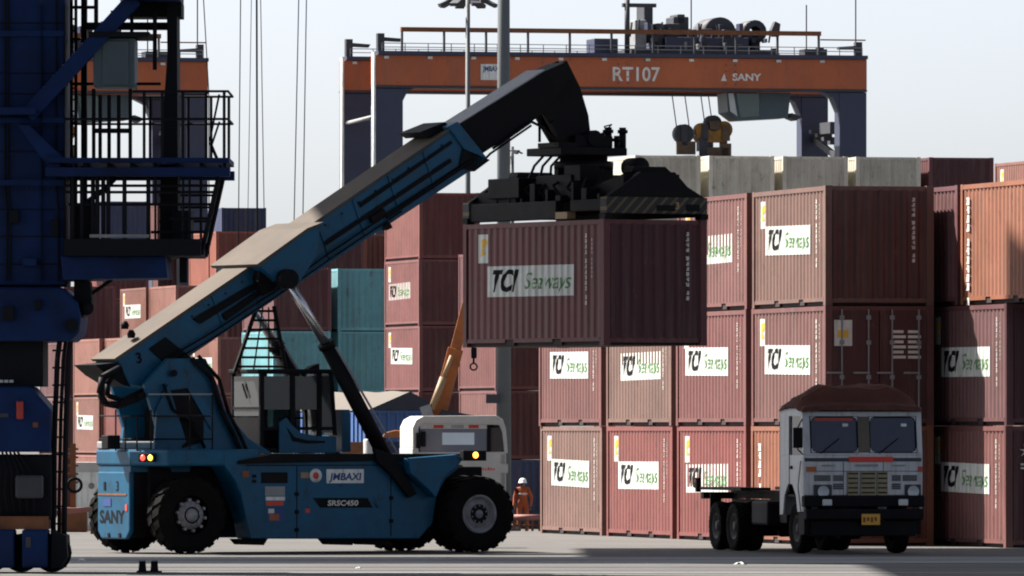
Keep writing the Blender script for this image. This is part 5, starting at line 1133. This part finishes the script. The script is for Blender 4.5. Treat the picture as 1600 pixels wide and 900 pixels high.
lbd = MB().box(0.001, 0.012, wy(716), wy(790), wz_(739), wz_(725)).build('front_board', BW, WT)
for i in range(12): MB().box(0.013, 0.016, wy(720+i*4.2), wy(722.6+i*4.2), wz_(735), wz_(730+(i%3))).build('board_mark', MATS['ink_red'], lbd)
MB().box(-0.05, 0.12, -1.15, 1.18, wz_(812), wz_(784)).build('bumper', BK, WT, 0.03)
for y in (-0.85, 0.88): MB().lathe([(0,0),(0.1,0.02),(0.12,0)], (0.002, y, wz_(765)), n=14, axis='x').build('headlight', MATS['lamp_glass'], WT)
MB().box(-7.0, -2.0, -1.15, 1.15, 1.1, 1.3).build('flat_bed', MATS['rust_brown'], WT)

# mobile crane with orange lattice-less boom
HD = 252.0; hz = lambda py: EYE-(py-HOR)*HD/F-ground_z(HD); hx = lambda px: SX(px,HD)-SX(690,HD)
HC = empty('mobile_crane', (SX(690,HD), HD, ground_z(HD))); tag(HC, 'small mobile crane with raised orange boom and dark hook behind the white lorry', 'mobile crane')
def hp2(a, b, y=0.0): return (hx(a), y, hz(b))
bmh = MB().bar(hp2(684,652), hp2(712,545), 0.42, 0.50, up=(0,1,0)).build('boom', MATS['crane_orange'], HC, 0.02)
MB().bar(hp2(708,560), hp2(738,447), 0.30, 0.34, up=(0,1,0)).build('inner_boom', MATS['crane_orange'], HC, 0.02)
MB().cyl(hp2(675,640,-0.45), hp2(693,590,-0.4), 0.10, n=10).build('boom_cylinder', MATS['tan_steel'], HC); MB().cyl(hp2(693,590,-0.4), hp2(706,556,-0.35), 0.06, n=10).build('piston_rod', MATS['tan_steel'], HC)
MB().bar(hp2(664,634,-0.4), hp2(670,652,-0.4), 0.3, 0.3).build('boom_knuckle', MATS['grey_steel'], HC)
MB().cyl(hp2(740,447), hp2(740,545), 0.018, n=5).build('hoist_rope', BK, HC); MB().box(hx(736), hx(745), -0.1, 0.1, hz(560), hz(543)).build('hook_block', BK, HC, 0.03)
MB().lathe([(0.07,-0.035),(0.115,-0.035),(0.115,0.035),(0.07,0.035),(0.07,-0.035)], hp2(740,573), n=16).cyl(hp2(740,560), hp2(740,567), 0.03, n=6).build('hook', BK, HC)
MB().box(hx(655), hx(745), -1.0, 2.6, 0.6, 1.5).build('body', MATS['crane_orange'], HC, 0.08); MB().box(hx(662), hx(700), 0.2, 1.6, 1.5, hz(654)).build('machine_cab', MATS['rtg_dark'], HC, 0.06)
MB().prism([(hx(690),hz(640)),(hx(746),hz(650)),(hx(746),hz(653)),(hx(684),hz(653))], -0.8, 0.9).build('canopy', MATS['tarp_dark'], HC)
MB().box(hx(704), hx(738), 0.2, 0.6, 1.5, hz(652)).build('canopy_post', BK, HC)
for x in (660, 742):
    for y in (-0.7, 2.1): MB().lathe([(0.2,-0.16),(0.5,-0.16),(0.52,0),(0.5,0.16),(0.2,0.16)], (hx(x), y, 0.52), n=20, axis='x').build('wheel', MATS['rubber'], HC)

# blue trailer with a ridged tarpaulin, aligned with the rows, behind the reach stacker cab
TD = 285.0; g_ = ground_z(TD); kT = F/TD
bz = lambda py: EYE-(py-HOR)*TD/F-g_
TL = empty('cargo_trailer', (SX(635,TD), TD, g_), math.pi/2+YA); tag(TL, 'blue covered trailer half hidden behind the reach stacker cab', 'trailer')
bt = bz(643); LT = 11.0
tb = MB().box(0, LT, -1.22, 1.22, 0.95, bt).build('box_body', MATS['trailer_blue'], TL, 0.02)
for i in range(9): MB().box(-0.05, -0.001, -1.18+i*0.285, -1.10+i*0.285, 0.98, bt-0.05).build('stake', MATS['trailer_blue'], tb)
MB().box(-0.06, 0.06, -1.25, 1.25, bt-0.05, bt+0.03).build('top_rail', MATS['trailer_blue'], tb)
for i in range(20): MB().box(0.2+i*0.56, 0.28+i*0.56, 1.221, 1.27, 0.98, bt-0.03).build('stake', MATS['trailer_blue'], tb)
for x in (1.4, 2.6, 8.0, 9.2):
    for y in (-0.95, 0.95): MB().lathe([(0.2,-0.15),(0.48,-0.15),(0.5,0),(0.48,0.15),(0.2,0.15)], (x, y, 0.5), n=20).build('wheel', MATS['rubber'], TL)
MB().box(0.3, LT-0.3, -0.6, 0.6, 0.6, 0.945).build('chassis', BK, TL)
TC = empty('load_cover', (SX(635,TD), TD, g_+bt+0.035), math.pi/2+YA); tag(TC, 'beige ridged tarpaulin with dark end flap covering the blue trailer', 'tarpaulin')
hr_ = bz(613)-bt
def slope(a, b, sd):
    x = -0.05+LT*a; t = b
    return (x, (-0.10 if sd else -0.10)+( -1.14 if sd else 1.36)*(1-t), hr_*t-0.03*math.sin(math.pi*t)+0.02*math.sin(17*a+4*b)*t)
heap('roof_cloth', lambda a, b: slope(a, b, 0), 24, 8, MATS['tarp_beige'], TC); heap('roof_cloth', lambda a, b: slope(a, b, 1), 24, 8, MATS['tarp_beige'], TC)
MB().add([(-0.055,-1.24,0.0),(-0.055,1.26,0.0),(-0.055,-0.10,hr_-0.01),(-0.12,-0.6,0.02),(-0.12,0.6,0.02)], [(0,3,2),(3,4,2),(4,1,2)]).build('end_flap', MATS['tarp_dark'], TC)
# orange-roofed tractor and a crate seen through the gap
OD = 262.0; og = ground_z(OD); oz = lambda py: EYE-(py-HOR)*OD/F-og; oxx = lambda px: SX(px,OD)-SX(620,OD)
OT = empty('yard_tractor', (SX(620,OD), OD, og)); tag(OT, 'small orange-roofed yard tractor beside the blue trailer', 'tractor')
MB().prism([(oxx(597),oz(684)),(oxx(602),oz(676)),(oxx(618),oz(672)),(oxx(640),oz(675)),(oxx(645),oz(684))], -0.7, 0.7).build('roof', MATS['crane_orange'], OT, 0.03)
for px in (600, 641):
    for y in (-0.6, 0.6): MB().box(oxx(px)-0.04, oxx(px)+0.04, y-0.04, y+0.04, oz(745), oz(683)).build('roof_post', BK, OT)
MB().box(oxx(600), oxx(641), -0.62, 0.62, oz(718), oz(690)).build('cab_glazing', MATS['dark_glass'], OT); MB().box(oxx(588), oxx(655), -0.8, 0.8, 0.5, oz(720)).build('body', MATS['trailer_blue'], OT, 0.06)
for px in (596, 648):
    for y in (-0.7, 0.7): MB().lathe([(0.15,-0.14),(0.44,-0.14),(0.46,0),(0.44,0.14),(0.15,0.14)], (oxx(px), y, 0.46), n=18).build('wheel', MATS['rubber'], OT)
CRD = 275.0; cg = ground_z(CRD); c_z = lambda py: EYE-(py-HOR)*CRD/F-cg; c_x = lambda px: SX(px,CRD)-SX(552,CRD)
CR = empty('crate_stack', (SX(552,CRD), CRD, cg)); tag(CR, 'reddish slatted crate visible below the cab behind the reach stacker', 'crate')
MB().box(c_x(534), c_x(570), -0.5, 0.5, 0.0, c_z(688)-0.05).build('crate_core', MATS['rust_brown'], CR)
for i in range(7): MB().box(c_x(533), c_x(571), -0.53, -0.501, 0.05+i*0.3, 0.28+i*0.3).build('slat', MATS['barrier_pink'], CR)
WP = empty('white_drum', (SX(577,268), 268, ground_z(268))); tag(WP, 'white drum standing between the crate and the lift cylinder', 'drum')
h_ = EYE-(686-HOR)*268/F-ground_z(268); MB().lathe([(0,0),(0.16,0),(0.17,0.05),(0.17,h_-0.04),(0.15,h_),(0,h_)], n=18, axis='z').build('drum_body', MATS['bright_white'], WP); MB().lathe([(0.17,0),(0.18,0.03),(0.17,0.06)], (0,0,h_*0.6), n=18, axis='z').build('drum_hoop', MATS['grey_steel'], WP)

# ------------------------------------------------------------------ worker in orange, pipe barrier
def skin_person(name, loc, rz, label, H=1.74):
    s = H/1.74; r = empty(name, loc, rz); tag(r, label, 'person')
    J = {'pel':(0,0,0.95),'sp':(0,0,1.15),'ch':(0.0,0,1.33),'nk':(0.01,0,1.47),'hd':(0.03,0,1.58),'ht':(0.03,0,1.66),
         'sl':(0,0.17,1.40),'el':(-0.02,0.27,1.14),'wl':(0.08,0.27,0.92),'hl':(0.11,0.26,0.84),
         'sr':(0,-0.17,1.40),'er':(-0.02,-0.27,1.14),'wr':(0.08,-0.27,0.92),'hr':(0.11,-0.26,0.84),
         'tl':(0,0.10,0.90),'kl':(0.03,0.12,0.50),'al':(-0.01,0.13,0.10),'fl':(0.13,0.14,0.04),
         'tr':(0,-0.10,0.90),'kr':(0.03,-0.12,0.50),'ar':(-0.01,-0.13,0.10),'fr':(0.13,-0.14,0.04)}
    RAD = {'pel':0.15,'sp':0.145,'ch':0.165,'nk':0.065,'hd':0.095,'ht':0.08,'sl':0.08,'el':0.058,'wl':0.042,'hl':0.045,'tl':0.105,'kl':0.075,'al':0.055,'fl':0.045}
    E = [('pel','sp'),('sp','ch'),('ch','nk'),('nk','hd'),('hd','ht'),('ch','sl'),('sl','el'),('el','wl'),('wl','hl'),('ch','sr'),('sr','er'),('er','wr'),('wr','hr'),('pel','tl'),('tl','kl'),('kl','al'),('al','fl'),('pel','tr'),('tr','kr'),('kr','ar'),('ar','fr')]
    ks = list(J); me = bpy.data.meshes.new('body'); me.from_pydata([tuple(c*s for c in J[k]) for k in ks], [(ks.index(a),ks.index(b)) for a, b in E], [])
    o = bpy.data.objects.new('body', me); COL.objects.link(o)
    md_ = o.modifiers.new('skin', 'SKIN'); sv = me.skin_vertices[0].data
    for i, k in enumerate(ks):
        rr = RAD.get(k, RAD.get(k[0]+'l', 0.06))*s; sv[i].radius = (rr, rr*(0.8 if k in ('pel','sp','ch') else 1.0)); sv[i].use_root = (k == 'pel')
    o.modifiers.new('sub', 'SUBSURF').levels = 2; o.modifiers['sub'].render_levels = 2
    bpy.context.view_layer.update()
    m2 = bpy.data.meshes.new_from_object(o.evaluated_get(bpy.context.evaluated_depsgraph_get())); bpy.data.objects.remove(o)
    m2.materials.clear(); m2.materials.append(MATS['coverall_orange']); m2.materials.append(MATS['skin']); m2.materials.append(MATS['black_steel'])
    for p_ in m2.polygons:
        p_.use_smooth = True; z = p_.center.z/s
        p_.material_index = 1 if (z > 1.47 or (z < 0.90 and abs(p_.center.y) > 0.22*s)) else (2 if z < 0.09 else 0)
    b = link('body', m2, r)
    MB().lathe([(0.0,0.14),(0.07,0.125),(0.11,0.08),(0.125,0.0),(0.155,-0.01),(0.12,-0.02)], (0.03*s,0,1.62*s), n=20, axis='z').build('helmet', MATS['helmet_white'], r)
    for y in (-0.036, 0.036): MB().lathe([(0,0.012),(0.014,0.004),(0.016,0)], (0.118*s,y,1.595*s), n=8, axis='x').build('eye', MATS['ink_black'], r)
    MB().prism([(0.112*s,1.59*s),(0.14*s,1.555*s),(0.112*s,1.55*s)], -0.014, 0.014).build('nose', MATS['skin'], r)
    for sd in (1, -1):
        for q in range(5):
            y = sd*0.26*s+(q-2)*0.017; L_ = (0.05,0.075,0.08,0.075,0.06)[q]
            MB().tube([(0.11*s+0.01,y,0.82*s),(0.125*s+0.01,y,0.82*s-L_*0.55),(0.118*s,y,0.82*s-L_)], 0.0085, 6).build('finger', MATS['skin'], r)
    for z, w in ((1.24,0.152),): MB().lathe([(w,0),(w+0.008,0.02),(w,0.045)], (0,0,z*s), n=20, axis='z').build('reflective_band', MATS['tape_white'], r)
    return r
skin_person('person', (SX(817,290), 290, ground_z(290)), R(-100), 'person in orange coverall and white helmet standing beside the container stack')
PD = 236.0; pg = ground_z(PD)
PB = empty('pipe_barrier', (SX(822,PD), PD, pg)); tag(PB, 'low faded red pipe barrier on short legs in front of the worker', 'barrier')
MB().cyl((SX(800,PD)-PB.location.x,0,0.36), (SX(848,PD)-PB.location.x,0.0,0.36), 0.08, n=12).build('pipe', MATS['barrier_pink'], PB)
MB().cyl((SX(800,PD)-PB.location.x,0,0.16), (SX(848,PD)-PB.location.x,0.0,0.16), 0.03, n=8).build('lower_pipe', MATS['rust_brown'], PB)
for px in (803, 812, 822, 832, 843): MB().box(SX(px,PD)-PB.location.x-0.03, SX(px,PD)-PB.location.x+0.03, -0.05, 0.05, 0, 0.34).build('leg', MATS['rust_brown'], PB)

# clutter by the foot of the quay crane
KD = 226.0; kx = lambda px: SX(px,KD)-SX(125,KD); kz = lambda py: EYE-(py-HOR)*KD/F
K1 = empty('rusty_post', (SX(114,KD), KD, 0)); tag(K1, 'rusty notched steel post standing behind the quay crane foot', 'post')
MB().box(-0.07, 0.07, -0.07, 0.07, 0.0, kz(693)).build('post_shaft', MATS['rust_brown'], K1)
for i in range(5): MB().box(-0.13, 0.13, -0.09, 0.09, kz(700+i*13)-0.05, kz(700+i*13)).build('notch_plate', MATS['rust_brown'], K1)
MB().box(-0.3, 0.35, -0.3, 0.3, 0.0, kz(793)).build('post_foot', MATS['rust_brown'], K1, 0.03)
MB().lathe([(0.13,-0.03),(0.2,-0.03),(0.2,0.03),(0.13,0.03),(0.13,-0.03)], (0.05,-0.15,kz(758)), n=18).build('ring', BK, K1)
K2 = empty('utility_cabinet', (SX(143,233), 233, ground_z(233))); tag(K2, 'pale grey utility cabinet left of the reach stacker rear', 'cabinet')
MB().box(-0.42, 0.42, 0, 0.6, 0.0, EYE-(722-HOR)*233/F-ground_z(233)).build('cabinet_body', MATS['bright_white'], K2, 0.03); MB().box(-0.36, 0.36, -0.02, -0.001, 0.15, 1.5).build('cabinet_door', MATS['sign_white'], K2, 0.01); MB().lathe([(0,-0.02),(0.07,-0.02),(0.08,0)], (0.0,-0.021,1.15), n=12).build('vent', MATS['grey_steel'], K2)
K3 = empty('pipe_trestle', (SX(122,222), 222, 0)); tag(K3, 'faded red beam lying on low trestles beside the quay crane foot', 'beam')
z3 = EYE-(798-HOR)*222/F
MB().bar((-0.6,0,z3-0.06), (0.42,0,z3+0.05), 0.12, 0.12).build('beam', MATS['barrier_pink'], K3)
for x in (-0.4, 0.36): MB().box(x-0.05, x+0.05, -0.2, 0.2, 0.0, z3-0.02).build('trestle', MATS['rust_brown'], K3)
# small twin rail stop on the apron
KS = empty('rail_stop', (SX(233,161.0), 161.05, 0.01)); tag(KS, 'small black twin rail stop on the apron in the foreground', 'rail stop')
MB().box(-0.22, 0.22, -0.06, 0.06, 0.0, 0.03).build('base_plate', BK, KS)
for x in (-0.12, 0.09):
    MB().prism([(x-0.07,0.03),(x+0.07,0.03),(x+0.055,0.2),(x-0.055,0.2)], -0.05, 0.05).build('stop_block', BK, KS, 0.01); MB().box(x-0.06, x+0.06, -0.055, 0.055, 0.2, 0.215).build('stop_cap', MATS['grey_steel'], KS)

# scraps of litter on the apron
for (px, D, w, lab) in ((1157,170.6,0.16,'crumpled white paper scrap on the apron in front of the truck'), (128,176.0,0.10,'small white paper scrap by the quay crane foot'), (560,166.0,0.07,'tiny pale scrap on the apron below the reach stacker')):
    L_ = empty('paper_scrap', (SX(px,D), D, 0.012)); tag(L_, lab, 'litter')
    rr_ = random.Random(px)
    heap('paper', lambda a, b: ((a-0.5)*w*1.6, (b-0.5)*w, 0.05*w*8*rr_.random()*math.sin(math.pi*a)), 5, 4, MATS['sign_white'], L_)
